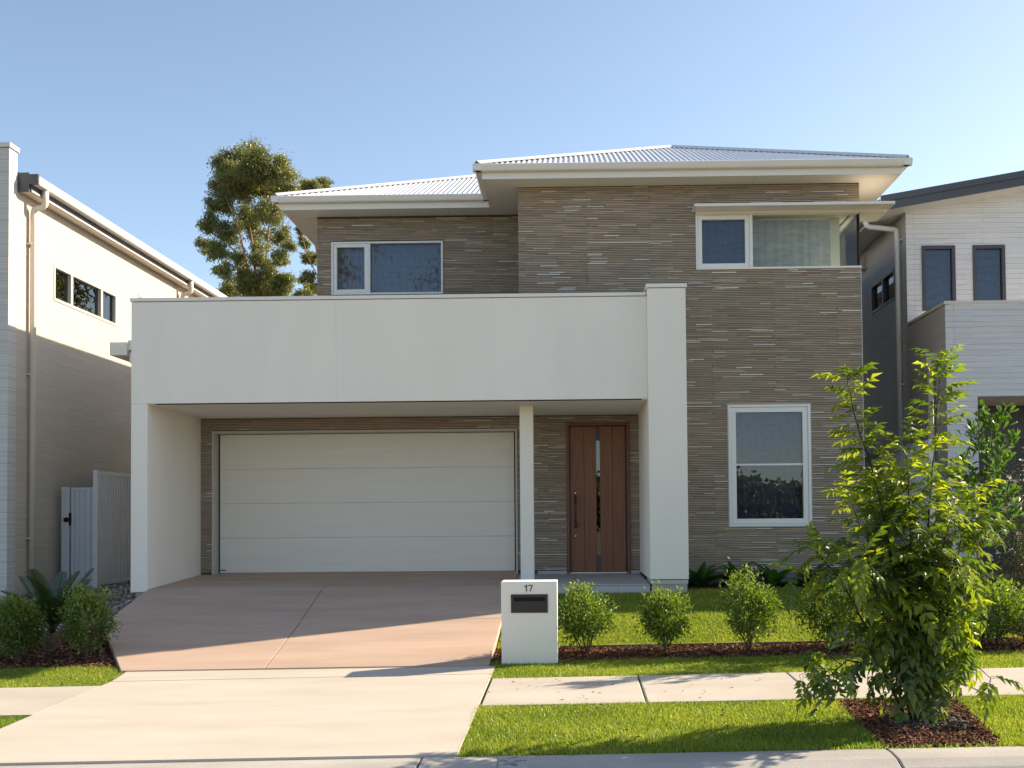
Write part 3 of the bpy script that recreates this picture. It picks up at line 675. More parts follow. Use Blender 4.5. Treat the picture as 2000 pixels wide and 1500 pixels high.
corrugated('roof_sheet', (LX0, 26.4, EZ), (LX0, LY, EZ), (1, 0, 0), PITCH, lambda s: min(9.445 - s, RW + 0.6), nsub=4)
ax, ay, az = (EX0 + EX1) / 2, EY + RW, EZ + PITCH * RW
def capping(p, q, w=0.085):
    """folded capping strip along a hip or ridge"""
    p, q = Vector(p), Vector(q); d = (q - p).normalized(); sd = d.cross(Vector((0, 0, 1))).normalized()
    mb = MB(); prof = [(-w, -0.030), (-0.03, 0.010), (-0.014, 0.026), (0.014, 0.026), (0.03, 0.010), (w, -0.030)]
    pts = [(s, z + 0.016) for s, z in prof]
    for pp in (p, q):
        for s, z in pts: v = pp + sd * s + Vector((0, 0, z)); mb.v.append(tuple(v))
        for s, z in pts: v = pp + sd * s + Vector((0, 0, z - 0.004)); mb.v.append(tuple(v))
    n = len(pts)
    for k in range(n - 1): mb.f.append((k, k + 1, 2 * n + k + 1, 2 * n + k)); mb.f.append((n + k, 3 * n + k, 3 * n + k + 1, n + k + 1))
    mb.build('roof_capping', 'roof_steel', H)
capping((EX0 + 0.03, EY + 0.03, EZ + 0.02), (ax, ay, az)); capping((EX1 - 0.03, EY + 0.03, EZ + 0.02), (ax, ay, az)); capping((ax, ay, az), (ax, 24, az))
capping((LX0 + 0.03, LY + 0.03, EZ + 0.02), (LX0 + RW + .6, LY + RW + .6, EZ + PITCH * (RW + .6)))
# low roof behind the left pier with its own gutter and fascia
MB().box(-6.905, -6.19, 17.06, 23.0, 4.30, 4.47).box(-7.22, -6.95, 17.0, 23.0, 4.25, 4.455).build('side_eave', 'metal_white', H, bevel=0.004)
MB().box(-6.95, -6.19, 17.04, 17.058, 4.335, 4.49).build('barge', 'metal_white', H)
MB().box(-6.93, -6.19, 17.06, 23.0, 4.135, 4.300).build('fascia', 'metal_white', H)

# ================================================================== LEFT NEIGHBOUR
LXW, LYF = -8.30, 16.0
lh = root('neighbouring_house', (-10, 18, 0.5), 'cream tiled house wall with a sloping gutter line, beside the driveway bushes and cycad', 'house')
MB().box(-12, LXW, LYF, LYF + 0.24, 0.575, 7.20).build('front_wall', 'tile_left_front', lh)
MB().box(-12, LXW + 0.025, LYF - 0.025, LYF + 0.265, 7.205, 7.275).build('parapet_capping', 'cream_pipe', lh, bevel=0.004)
# side wall with window openings (plane X)
def wall_side(name, Xp, y0, y1, z0, z1, holes, depth, material, parent, sgn):
    ys = sorted({y0, y1, *[v for h in holes for v in h[:2]]}); zs = sorted({z0, z1, *[v for h in holes for v in h[2:]]}); mb = MB()
    for a, b in zip(ys[:-1], ys[1:]):
        for c, d in zip(zs[:-1], zs[1:]):
            if any(h[0] < (a + b) / 2 < h[1] and h[2] < (c + d) / 2 < h[3] for h in holes): continue
            mb.quad((Xp, a, c), (Xp, b, c), (Xp, b, d), (Xp, a, d))
    for a, b, c, d in holes:
        X2 = Xp - sgn * depth
        mb.quad((Xp, a, c), (X2, a, c), (X2, a, d), (Xp, a, d)); mb.quad((Xp, b, c), (X2, b, c), (X2, b, d), (Xp, b, d))
        mb.quad((Xp, a, c), (X2, a, c), (X2, b, c), (Xp, b, c)); mb.quad((Xp, a, d), (X2, a, d), (X2, b, d), (Xp, b, d))
    return mb.build(name, material, parent)
LW1 = (17.43, 19.85, 5.21, 5.80); LW2 = (20.86, 22.6, 5.21, 6.02)
wall_side('side_wall', LXW - 0.012, LYF + 0.242, 32, 0.575, 6.80, [LW1, LW2], 0.12, 'tile_left_side', lh, 1)
MB().box(-12, LXW - 0.03, LYF + 0.03, 32, 0.30, 0.572).build('plinth', 'plain_concrete', lh)
def side_window(X, y0, y1, z0, z1, muls, parent, fm, gm, sgn, fw=0.05):
    a, b = sorted((X + sgn * 0.012, X - sgn * 0.08)); mb = MB()
    mb.box(a, b, y0, y0 + fw, z0, z1).box(a, b, y1 - fw, y1, z0, z1).box(a, b, y0 + fw, y1 - fw, z0, z0 + fw).box(a, b, y0 + fw, y1 - fw, z1 - fw, z1)
    w = mb.build('window', fm, parent, bevel=0.003)
    cuts = [y0 + fw, *muls, y1 - fw]
    for m_ in muls: MB().box(a, b, m_ - 0.04, m_ + 0.04, z0 + fw, z1 - fw).build('mullion', fm, w)
    for c, d in zip(cuts[:-1], cuts[1:]):
        x2 = X - sgn * 0.045; xa, xb = sorted((x2, x2 - sgn * 0.006))
        MB().box(xa, xb, c + (0.04 if c in muls else 0), d - (0.04 if d in muls else 0), z0 + fw, z1 - fw).build('pane', gm, w)
    xi = X - sgn * 0.9; xa, xb = sorted((X - sgn * 0.12, xi))
    r_ = MB(); r_.quad((xi, y0, z0), (xi, y1, z0), (xi, y1, z1), (xi, y0, z1))
    for yy in (y0, y1): r_.quad((xa, yy, z0), (xb, yy, z0), (xb, yy, z1), (xa, yy, z1))
    for zz in (z0, z1): r_.quad((xa, y0, zz), (xb, y0, zz), (xb, y1, zz), (xa, y1, zz))
    r_.build('room_lining', 'dark_gap', w)
side_window(LXW - 0.012, *LW1, [18.06, 19.22], lh, 'frame_grey', 'glass_dark', 1)
side_window(LXW - 0.012, *LW2, [21.7], lh, 'frame_grey', 'glass_dark', 1)
# eave: soffit, dark fascia, pale gutter, dark end
MB().box(LXW - 0.005, -8.140, LYF + 0.30, 32, 6.640, 6.655).build('soffit', 'cream_pipe', lh)
MB().box(-8.140, -8.120, LYF + 0.30, 32, 6.630, 6.83).build('fascia', 'slate_paint', lh)
MB().box(-8.124, -8.112, LYF + 0.31, 32, 6.630, 6.656).build('fascia_bead', 'cream_pipe', lh)
MB().prism([(-8.118, 6.735), (-8.005, 6.735), (-7.995, 6.75), (-7.995, 6.860), (-8.01, 6.870), (-8.03, 6.860), (-8.118, 6.860)], 'Y', LYF + 0.31, 32).build('gutter', 'gutter_grey', lh, bevel=0.003)
mb = MB().box(-8.297, -8.135, LYF + 0.262, LYF + 0.30, 6.625, 6.91).box(-8.135, -7.995, LYF + 0.262, LYF + 0.308, 6.73, 6.885); mb.build('end_cap', 'slate_paint', lh)
MB().prism([(-8.32, 6.91), (-8.07, 6.872), (-8.07, 6.882), (-11.9, 7.60), (-11.9, 7.5)], 'Y', LYF + 0.30, 32).build('roof', 'slate_paint', lh)
for yy in (16.62, 23.05):
    mb = MB(); xw = LXW + 0.062; xg = -8.055
    mb.tube([(xg, yy, 6.75), (xg, yy, 6.56), (xg - 0.012, yy, 6.51), (xg - 0.04, yy, 6.485), (xw + 0.04, yy, 6.465), (xw + 0.010, yy, 6.44), (xw, yy, 6.38), (xw, yy, 0.48)], 0.047, n=14)
    dp = mb.build('downpipe', 'cream_pipe', lh, smooth=True)
    for zz in (1.4, 3.9, 5.9): MB().box(LXW - 0.02, xw, yy - 0.06, yy + 0.06, zz, zz + 0.025).build('bracket', 'cream_pipe', dp)
lp = MB().box(-9.8, -7.75, 15.0, 17.3, 0.30, 0.475).build('side_path', 'dark_concrete', None, bevel=0.01, kind='structure')

# side gate and boundary fence
def ribbed(mb, p0, p1, z0, z1, pitch=0.095, dep=0.026):
    """trapezoid-ribbed steel sheet between two plan points"""
    p0, p1 = np.array(p0, float), np.array(p1, float); L = np.linalg.norm(p1 - p0); d = (p1 - p0) / L; nrm = np.array([d[1], -d[0]])
    pts = []; s = 0
    while s < L:
        for ds, h in ((0, 0), (0.030, 0), (0.040, dep), (0.075, dep), (0.085, 0)):
            if s + ds <= L: pts.append((s + ds, h))
        s += pitch
    pts.append((L, 0)); i = len(mb.v)
    for s, h in pts:
        q = p0 + d * s + nrm * h; mb.v += [(q[0], q[1], z0), (q[0], q[1], z1)]
    for k in range(len(pts) - 1): mb.f.append((i + 2 * k, i + 2 * k + 2, i + 2 * k + 3, i + 2 * k + 1))
    return mb
GY = 17.5
gate = root('side_gate', (-7.95, GY, 0.5), 'narrow grey ribbed steel side gate with round black latch', 'gate')
MB().box(-8.19, -8.06, GY - 0.03, GY + 0.03, 0.42, 2.215).build('gate_post', 'fence_steel', gate, bevel=0.004)
leaf = frame_ring(-8.035, -7.675, 0.50, 2.205, GY - 0.02, GY + 0.02, 0.045).build('gate_leaf', 'fence_steel', gate, bevel=0.003)
mb = MB(); ribbed(mb, (-7.99, GY + 0.005), (-7.72, GY + 0.005), 0.545, 2.16); mb.build('sheet', 'fence_steel', leaf)
MB().tube([(-8.105, GY - 0.03, 1.69), (-8.105, GY - 0.05, 1.69)], 0.040, n=20).build('latch', 'dark_gap', gate)
MB().box(-8.068, -8.030, GY - 0.034, GY + 0.02, 1.60, 1.80).build('latch_plate', 'dark_gap', gate)
def fence(nm, label, X, ys, zb, zt, sgn, first_post_y):
    r_ = root(nm, (X, ys[0], zb), label, 'fence')
    for k, (a, b) in enumerate(zip(ys[:-1], ys[1:])):
        MB().box(X - 0.035, X + 0.035, a - 0.035, a + 0.035, zb - 0.15, zt + 0.01).build('fence_post', 'fence_steel', r_, bevel=0.004)
        MB().box(X - 0.025, X + 0.025, a + 0.036, b - 0.036, zt - 0.055, zt).build('top_rail', 'fence_steel', r_, bevel=0.003)
        MB().box(X - 0.025, X + 0.025, a + 0.036, b - 0.036, zb, zb + 0.055).build('bottom_rail', 'fence_steel', r_, bevel=0.003)
        mb = MB(); ribbed(mb, (X, a + 0.036), (X, b - 0.036), zb + 0.05, zt - 0.05); mb.build('fence_sheet', 'fence_steel', r_)
    return r_
fence('boundary_fence', 'ribbed steel boundary fence panel between the side gate and white pier', -7.60, [17.40, 19.8, 22.2, 24.6], 0.64, 2.47, 1, 0)
fence('boundary_fence', 'ribbed pale steel fence between the two houses behind the leafy street tree', 5.02, [15.52, 17.9, 20.3, 22.7], 0.80, 2.70, -1, 0)

# ================================================================== RIGHT NEIGHBOUR
RX, RYP, RYU = 5.863, 17.30, 19.24
rh = root('neighbouring_house', (8, 19, 0.7), 'white tiled house with dark framed windows and a rising slate roof edge', 'house')
RW1 = (6.129, 6.711, 5.215, 6.357); RW2 = (7.015, 7.577, 5.215, 6.355); RXE = 8.75
wall_front('front_wall', RX, RXE, 3.9, 6.95, RYU, [RW1, RW2], 0.10, 'tile_right_front', rh)
MB().poly([(RX, RYU, 6.95), (RXE, RYU, 6.95), (RXE, RYU, 7.43)]).build('gable', 'tile_right_front', rh)
RSW = (19.95, 21.49, 5.576, 6.125)
wall_side('side_wall', RX, RYU, 32, 0.6, 6.97, [RSW], 0.12, 'tile_right_side', rh, -1)
side_window(RX, *RSW, [20.70], rh, 'frame_dark', 'glass_dark', -1, fw=0.045)
for (a, b, c, d) in (RW1, RW2):
    w = frame_ring(a, b, c, d, RYU - 0.02, RYU + 0.08, 0.06).build('window', 'frame_dark', rh, bevel=0.003)
    MB().box(a + .055, b - .055, RYU + 0.03, RYU + 0.036, c + .055, d - .055).build('pane', 'glass_blue', w)
    curtain(a + .05, b - .05, c + .03, d - .03, RYU + 0.14, w, 'curtain_dark', per=0.07, amp=0.02, seed=int(a * 100))
    room(a - .01, b + .01, RYU + 0.1, RYU + 0.8, c - .01, d + .01, w)
# parapet block over the garage
ROP = (6.342, 12.0, 0.5, 3.50)
wall_front('garage_front', RX, 13, 0.5, 4.948, RYP, [ROP], 0.5, 'tile_right_front', rh)
MB().box(RX - 0.0, RX + 0.06, RYP + 0.004, RYU - .002, 0.5, 4.948).build('side_wall', 'tile_right_side', rh)
MB().box(RX + 0.061, 13, RYU + 0.105, RYU + .2, 0.5, 5.0).build('inner_wall', 'interior', rh)
MB().box(RX - 0.018, 13, RYP - 0.018, RYP + 0.20, 4.953, 5.005).build('parapet_capping', 'cream_pipe', rh, bevel=0.004)
MB().box(RX - 0.018, RX + 0.20, RYP + 0.202, RYU - 0.002, 4.953, 5.005).build('parapet_capping', 'cream_pipe', rh, bevel=0.004)
MB().box(RX + .06, 13, RYP + .5, RYU + .1, 3.51, 3.59).build('garage_ceiling', 'soffit_paint', rh)
MB().box(RX + .07, 13, RYP + 1.7, RYP + 1.75, 0.5, 2.94).build('garage_door', 'dark_metal', rh)
MB().box(RX + .07, 13, RYP + 1.62, RYP + 1.80, 2.945, 3.51).build('garage_head', 'frame_dark', rh)
# sloping roof slab
def rz(x): return 6.895 + 0.166 * (x - 5.511)
RE = 8.95
MB().prism([(5.307, rz(5.307)), (RE, rz(RE)), (RE, rz(RE) + 0.02), (5.307, rz(5.307) + 0.02)], 'Y', 18.80, 32).build('soffit', 'gutter_grey', rh)
MB().prism([(5.327, rz(5.327)), (RE, rz(RE)), (RE, rz(RE) + 0.138), (5.327, rz(5.327) + 0.138)], 'Y', 18.765, 18.795).build('fascia', 'slate_paint', rh)
MB().prism([(5.307, rz(5.307) + .140), (RE, rz(RE) + .140), (RE, rz(RE) + 0.25), (5.307, rz(5.307) + 0.25)], 'Y', 18.74, 18.81).build('barge_capping', 'slate_paint', rh)
MB().prism([(5.307, rz(5.307) + .021), (RE, rz(RE) + .021), (RE, rz(RE) + 0.225), (5.307, rz(5.307) + 0.225)], 'Y', 18.815, 32).build('roof', 'slate_paint', rh)
MB().prism([(5.165, 6.937), (5.297, 6.937), (5.297, 7.08), (5.155, 7.08)], 'Y', 18.9, 32).build('gutter', 'gutter_grey', rh)
MB().box(5.300, 5.306, 18.78, 18.82, 6.85, 7.13).build('gutter_stop', 'metal_white', rh)
mb = MB(); yy = 19.52; xw = RX - 0.075
mb.tube([(5.245, yy, 6.95), (5.245, yy, 6.845), (5.255, yy, 6.80), (5.295, yy, 6.775), (xw - 0.05, yy, 6.725), (xw - 0.012, yy, 6.71), (xw, yy, 6.66), (xw, yy, 0.7)], 0.047, n=14)
dp = mb.build('downpipe', 'white_pipe', rh, smooth=True)
for zz in (3.95, 6.52): MB().box(xw, RX + .0, yy - 0.06, yy + 0.06, zz, zz + 0.02).build('bracket', 'white_pipe', dp)
yy = 17.80; xr = RX - 0.085
MB().prism([(RX - 0.20, 4.25), (RX - 0.002, 4.25), (RX - 0.002, 4.20), (RX - 0.03, 3.985), (RX - 0.15, 3.985), (RX - 0.185, 4.20), (RX - 0.20, 4.20)], 'Y', yy - 0.10, yy + 0.10).build('rainwater_head', 'cream_pipe', rh, bevel=0.004)
MB().tube([(xr, yy, 4.0), (xr, yy, 0.7)], 0.048, n=14).build('downpipe', 'cream_pipe', rh, smooth=True)
MB().prism([(RX - 0.16, 6.55), (RX - 0.003, 6.55), (RX - 0.003, 6.82)], 'Y', 21.86, 22.04).build('wall_vent', 'trim_beige', rh)

# ================================================================== LETTERBOX
mbx = root('letterbox', (-0.48, 11.75, 0.1), 'white rendered letterbox pillar numbered 17 at the driveway edge', 'letterbox')
MX0, MX1, MYF = -0.772, -0.180, 11.62
MB().box(MX0, MX1, MYF, MYF + 0.34, 0.03, 0.985).build('pillar', 'render_white', mbx, bevel=0.008)
pa, pb = at(998, 1161, MYF), at(1070, 1196.5, MYF)
fp = frame_ring(pa[0], pb[0], pb[2], pa[2], MYF - 0.010, MYF + 0.002, 0.016).build('mail_plate', 'mail_metal', mbx)
zs0, zs1 = pa[2] - 0.073, pa[2] - 0.032
MB().box(pa[0] + .017, pb[0] - .017, MYF - 0.008, MYF + 0.001, pb[2] + .017, zs0).box(pa[0] + .017, pb[0] - .017, MYF - 0.008, MYF + 0.001, zs1, pa[2] - .017).box(pa[0] + .017, pa[0] + .03, MYF - 0.008, MYF + 0.001, zs0, zs1).box(pb[0] - .03, pb[0] - .017, MYF - 0.008, MYF + 0.001, zs0, zs1).build('flap', 'mail_metal', fp)
MB().box(pa[0] + .03, pb[0] - .03, MYF - 0.002, MYF - 0.0005, zs0, zs1).build('slot', 'dark_gap', fp)
def stroke(pts, w=0.0085):
    mb = MB(); pts = [at(x, y, MYF) for x, y in pts]
    for p, q in zip(pts[:-1], pts[1:]):
        d = np.array([q[0] - p[0], q[2] - p[2]]); L = np.linalg.norm(d); d /= L; n_ = np.array([-d[1], d[0]]) * w / 2; e = d * w * 0.35
        a = [(p[0] - e[0] + n_[0], p[2] - e[1] + n_[1]), (q[0] + e[0] + n_[0], q[2] + e[1] + n_[1]), (q[0] + e[0] - n_[0], q[2] + e[1] - n_[1]), (p[0] - e[0] - n_[0], p[2] - e[1] - n_[1])]
        mb.prism([(u, v) for u, v in a], 'Z', 0, 1); 
        i = len(mb.v) - 8
        for k in range(8):
            u, v, t = mb.v[i + k]; mb.v[i + k] = (u, MYF - 0.006 + 0.008 * t, v)
    return mb
stroke([(1025, 1146), (1028.3, 1142.8), (1028.3, 1154.6)]).build('digit', 'dark_gap', mbx, label='black number 1')
stroke([(1032.8, 1143.4), (1039.6, 1143.4), (1035.4, 1154.6)]).build('digit', 'dark_gap', mbx, label='black number 7')

# drain outlet through the kerb
xo0, xo1 = at(973, 1490, 7.5)[0], at(1031, 1490, 7.5)[0]
dr = root('kerb_drain_outlet', ((xo0 + xo1) / 2, 7.5, -0.02), 'cracked mortar patch around a stormwater outlet in the kerb', 'drain')
kz = 0.0145 * (xo0 + xo1) / 2
mb = MB(); pr = [(7.70, 0.008), (7.60, 0.010), (7.46, -0.001), (7.40, -0.016), (7.40, -0.06), (7.70, -0.06)]
mb.prism([(y, z + kz) for y, z in pr], 'X', xo0, xo1).build('mortar', 'plain_concrete', dr, bevel=0.006)
MB().box(xo0 + .055, xo1 - .055, 7.18, 7.402, -0.125 + kz, -0.022 + kz).build('hole', 'dark_gap', dr)
rr = random.Random(8)
for k in range(9):
    x = xo0 + rr.uniform(0.03, xo1 - xo0 - .06); y = rr.uniform(7.42, 7.6); pts = []
    zk = lambda yy: float(np.interp(yy, [7.40, 7.46, 7.60, 7.70], [-0.016, -0.001, 0.010, 0.008])) + kz
    a = rr.uniform(0, 6.28)
    for q in range(4):
        pts.append((x, y, zk(y) + 0.001)); x = min(max(x + 0.035 * math.cos(a), xo0 + .01), xo1 - .01); y = min(max(y + 0.02 * math.sin(a), 7.41), 7.66); a += rr.uniform(-.8, .8)
    MB().tube(pts, 0.0013, n=4).build('crack', 'dark_gap', dr)
# edging between mulch and lawn
e = MB()
for k in range(12):
    a = -0.17 + (5.1) * k / 12; b = -0.17 + 5.1 * (k + 1) / 12; za, zb = float(gz(a, BED_B)), float(gz(b, BED_B)); i = len(e.v)
    for (x, z) in ((a, za), (b, zb)): e.v += [(x, BED_B - 0.01, z - 0.06), (x, BED_B + 0.012, z - 0.06), (x, BED_B + 0.012, z + 0.028), (x, BED_B - 0.01, z + 0.028)]
    e.f += [(i, i + 4, i + 7, i + 3), (i + 3, i + 7, i + 6, i + 2), (i + 1, i + 2, i + 6, i + 5)]
tag(e.build('garden_edging', 'edging'), 'low grey edging strip between the mulch bed and front lawn', 'edging')
# stepping stones
for i, (px, py, w_, d_) in enumerate(((195, 1183, 0.55, 0.75), (233, 1165, 0.55, 0.7))):
    p = at(px, py, 15.35 if i == 0 else 16.2); z = float(gz(p[0], p[1]))
    tag(MB().box(p[0] - w_ / 2, p[0] + w_ / 2, p[1] - d_ / 2, p[1] + d_ / 2, z - 0.05, z + 0.012).build('stepping_stone', 'dark_concrete', bevel=0.008), ['dark stepping slab in the pebbles behind the bushes', 'dark stepping slab in the pebbles beside the pier footing'][i], 'stepping stone', 'stepping stones in the pebbles')

# ================================================================== LOOSE GROUND COVER (stuff)
rng = np.random.default_rng(11)
def inpoly(P, poly):
    x, y = P[:, 0], P[:, 1]; r = np.zeros(len(P), bool); n = len(poly)
    for i in range(n):
        x0, y0 = poly[i]; x1, y1 = poly[(i + 1) % n]
        c = ((y0 > y) != (y1 > y)); xi = (x1 - x0) * (y - y0) / (y1 - y0 + 1e-12) + x0; r ^= c & (x < xi)
    return r
def scatter(poly, dens, excl=()):
    poly = np.array(poly); lo, hi = poly.min(0), poly.max(0); n = int((hi - lo).prod() * dens)
    P = rng.uniform(lo, hi, (n, 2)); k = inpoly(P, poly)
    for e_ in excl: k &= ~inpoly(P, np.array(e_))
    return P[k]
def grass(name, label, poly, dens, h=0.038, excl=(), w=0.0062):
    P = scatter(poly, dens, excl); n = len(P); P = P + rng.normal(0, 0.016, P.shape)
    patch = 0.5 + 0.5 * np.sin(P[:, 0] * 3.1 + 2 * np.sin(P[:, 1] * 2.3)) * np.sin(P[:, 1] * 4.7 + P[:, 0])
    z = gz(P[:, 0], P[:, 1]) - 0.012; a = rng.uniform(0, 2 * np.pi, n); ln = rng.uniform(0.15, 1.0, n) * h; hh = h * rng.uniform(0.55, 1.15, n) * (0.85 + .3 * patch); la = rng.uniform(0, 2 * np.pi, n)
    ww = w * rng.uniform(0.6, 1.3, n); dx, dy = np.cos(a) * ww, np.sin(a) * ww
    V = np.zeros((n, 3, 3), np.float32)
    V[:, 0] = np.stack([P[:, 0] - dx, P[:, 1] - dy, z], 1); V[:, 1] = np.stack([P[:, 0] + dx, P[:, 1] + dy, z], 1)
    V[:, 2] = np.stack([P[:, 0] + np.cos(la) * ln, P[:, 1] + np.sin(la) * ln, z + hh], 1)
    me = np_mesh(name, V.reshape(-1, 3), np.arange(3 * n).reshape(-1, 3), 'grass_blade', attr=np.clip(rng.normal(0.30, 0.28, n) + 0.40 * patch + 0.25 * (rng.random(n) < .08), 0, 1))
    o = put(name, me, kind='stuff'); tag(o, label, 'grass'); return o
grass('verge_grass', 'cut grass on the verge between kerb and footpath', [(XO_R + .0, 7.73), (6.5, 7.73), (6.5, 9.46), (XO_R + .0, 9.46)], 11000, excl=[PIT])
grass('verge_grass', 'corner of verge grass beside the pale crossover, on the gate side', [(-7, 7.74), (XO_L - .02, 7.74), (XO_L - .02, 9.46), (-7, 9.46)], 9000)
grass('strip_grass', 'grass strip between footpath and mulch bed under the letterbox', [(XO_R, 10.75), (6.5, 10.75), (6.5, BED_F + .03), (XO_R - .07, BED_F + .03)], 11000)
grass('strip_grass', 'grass strip in front of the cycad bed beside the driveway', [(-8.5, 10.80), (XO_L - .01, 10.80), (XO_L - .10, 11.95), (-8.5, 11.95)], 10000)
grass('lawn_grass', 'front lawn sloping up to the cladding wall', [(-0.86, BED_B + .02), (5.0, BED_B + .02), (5.0, 15.66), (1.6, 15.44), (1.0, 15.2), (-0.86, 15.19)], 8500, h=0.042, w=0.0075)
def chips(name, label, poly, dens, size, pal, material, zoff=0.004, excl=(), cat='mulch'):
    P = scatter(poly, dens, excl); n = len(P); z = gz(P[:, 0], P[:, 1]) + zoff + rng.uniform(-0.004, 0.014, n)
    L = rng.uniform(0.4, 1.0, n) * size; W = L * rng.uniform(0.25, 0.5, n); a = rng.uniform(0, 2 * np.pi, n); t = rng.normal(0, 0.35, (n, 2))
    u = np.stack([np.cos(a), np.sin(a), t[:, 0]], 1) * L[:, None] / 2; v = np.stack([-np.sin(a), np.cos(a), t[:, 1]], 1) * W[:, None] / 2
    c = np.stack([P[:, 0], P[:, 1], z], 1); up = np.array([0, 0, 1]) * (L * 0.16)[:, None]
    V = np.stack([c - u - v, c + u - v, c + u + v, c - u + v, c + up], 1).reshape(-1, 3)
    i = np.arange(n)[:, None] * 5; Fc = np.concatenate([i + np.array([[0, 1, 4]]), i + np.array([[1, 2, 4]]), i + np.array([[2, 3, 4]]), i + np.array([[3, 0, 4]])], 1).reshape(-1, 3)
    pal = np.array(pal); C = pal[rng.integers(len(pal), size=n)] * rng.uniform(0.6, 1.3, (n, 1))
    me = np_mesh(name, V, Fc, material, attr_col=np.repeat(C, 4, 0)); o = put(name, me, kind='stuff'); tag(o, label, cat); return o
MUL = [(0.150, 0.058, 0.030), (0.115, 0.045, 0.025), (0.21, 0.095, 0.052), (0.075, 0.033, 0.02), (0.28, 0.155, 0.10)]
chips('mulch_chips', 'red-brown bark mulch under the clipped shrubs', [(-0.88, BED_F), (6.5, BED_F), (6.5, BED_B), (-0.88, BED_B)], 2600, 0.045, MUL, 'mulch_chip', excl=[[(MX0, MYF), (MX1, MYF), (MX1, MYF + .34), (MX0, MYF + .34)]])
chips('mulch_chips', 'red-brown bark mulch in the street tree pit', PIT, 3800, 0.042, MUL, 'mulch_chip')
chips('mulch_chips', 'shaded bark mulch round the cycad', [(-8.2, 11.93), (-4.86, 11.93), (-5.9, 13.95), (-8.2, 13.95)], 1800, 0.05, MUL, 'mulch_chip')
chips('mulch_chips', 'bark mulch under the rose bush', [(4.9, BED_B), (7.2, BED_B), (7.2, 15), (4.9, 15)], 1800, 0.05, MUL, 'mulch_chip')
chips('mulch_chips', 'bark mulch along the foot of the cladding wall', [(1.6, 15.45), (4.9, 15.63), (4.9, 16.03), (1.6, 16.03)], 1500, 0.05, MUL, 'mulch_chip')
chips('straw_litter', 'grey straw litter round the street tree stems', [(2.38, 8.22), (2.95, 8.22), (3.0, 8.75), (2.42, 8.75)], 1500, 0.07, [(0.13, 0.10, 0.075), (0.08, 0.065, 0.05), (0.17, 0.14, 0.11)], 'mulch_chip', zoff=0.014)
chips('river_pebbles', 'mixed river pebbles between driveway and side gate', [(-8.2, 13.97), (-5.93, 13.97), (-6.02, 18.8), (-7.7, 18.8), (-7.7, 16), (-8.2, 16)], 1100, 0.085, [(0.38, 0.34, 0.29), (0.24, 0.22, 0.20), (0.48, 0.45, 0.41), (0.30, 0.24, 0.18), (0.16, 0.15, 0.15)], 'pebble', cat='pebbles')

LIT = [(0.16, 0.10, 0.05), (0.22, 0.15, 0.07), (0.12, 0.12, 0.04), (0.09, 0.06, 0.04)]
chips('leaf_litter', 'a few dry fallen leaves and grit on the footpath', [(-0.8, 9.5), (5, 9.5), (5, 10.7), (-0.8, 10.7)], 7, 0.035, LIT, 'mulch_chip', zoff=0.022, cat='litter')
chips('leaf_litter', 'fallen leaves and bark scattered on the verge beside the tree pit', [(0, 7.8), (2.3, 7.8), (2.3, 9.3), (0, 9.3)], 16, 0.04, LIT, 'mulch_chip', zoff=0.028, cat='litter')

# ================================================================== PLANTS
def rot_to(d, up=Vector((0, 0, 1)), roll=0.0):
    """matrix whose X axis runs along d and whose Z axis leans to up"""
    d = Vector(d).normalized(); y = Vector(up).cross(d)
    if y.length < 1e-4: y = d.orthogonal()
    y.normalize(); z = d.cross(y); m = Matrix((d, y, z)).transposed().to_4x4()
    return m @ Matrix.Rotation(roll, 4, 'X')
def leaf_cloud(name, P, D, Nn, L, W, material, v, parent=None, kind='stuff', fold=0.25):
    """many small leaves: base point P, direction D, facing Nn, length L, width W"""
    n = len(P); D = D / np.linalg.norm(D, axis=1, keepdims=True); S_ = np.cross(D, Nn); S_ /= (np.linalg.norm(S_, axis=1, keepdims=True) + 1e-9); U = np.cross(S_, D)
    L = np.broadcast_to(L, (n,))[:, None]; W = np.broadcast_to(W, (n,))[:, None]
    mid = P + D * L * 0.45; V = np.stack([P, mid + S_ * W / 2 + U * W * fold, P + D * L - U * L * 0.12, mid - S_ * W / 2 + U * W * fold], 1).reshape(-1, 3)
    i = np.arange(n)[:, None] * 4; Fc = np.concatenate([i + np.array([[0, 1, 2]]), i + np.array([[0, 2, 3]])], 1).reshape(-1, 3)
    me = np_mesh(name, V, Fc, material, attr=np.repeat(np.clip(v, 0, 1), 2)); return put(name, me, parent, kind=kind)
def rnd_dir(n, r, up=0.0):
    d = r.normal(0, 1, (n, 3)); d /= np.linalg.norm(d, axis=1, keepdims=True); d[:, 2] += up; return d / np.linalg.norm(d, axis=1, keepdims=True)

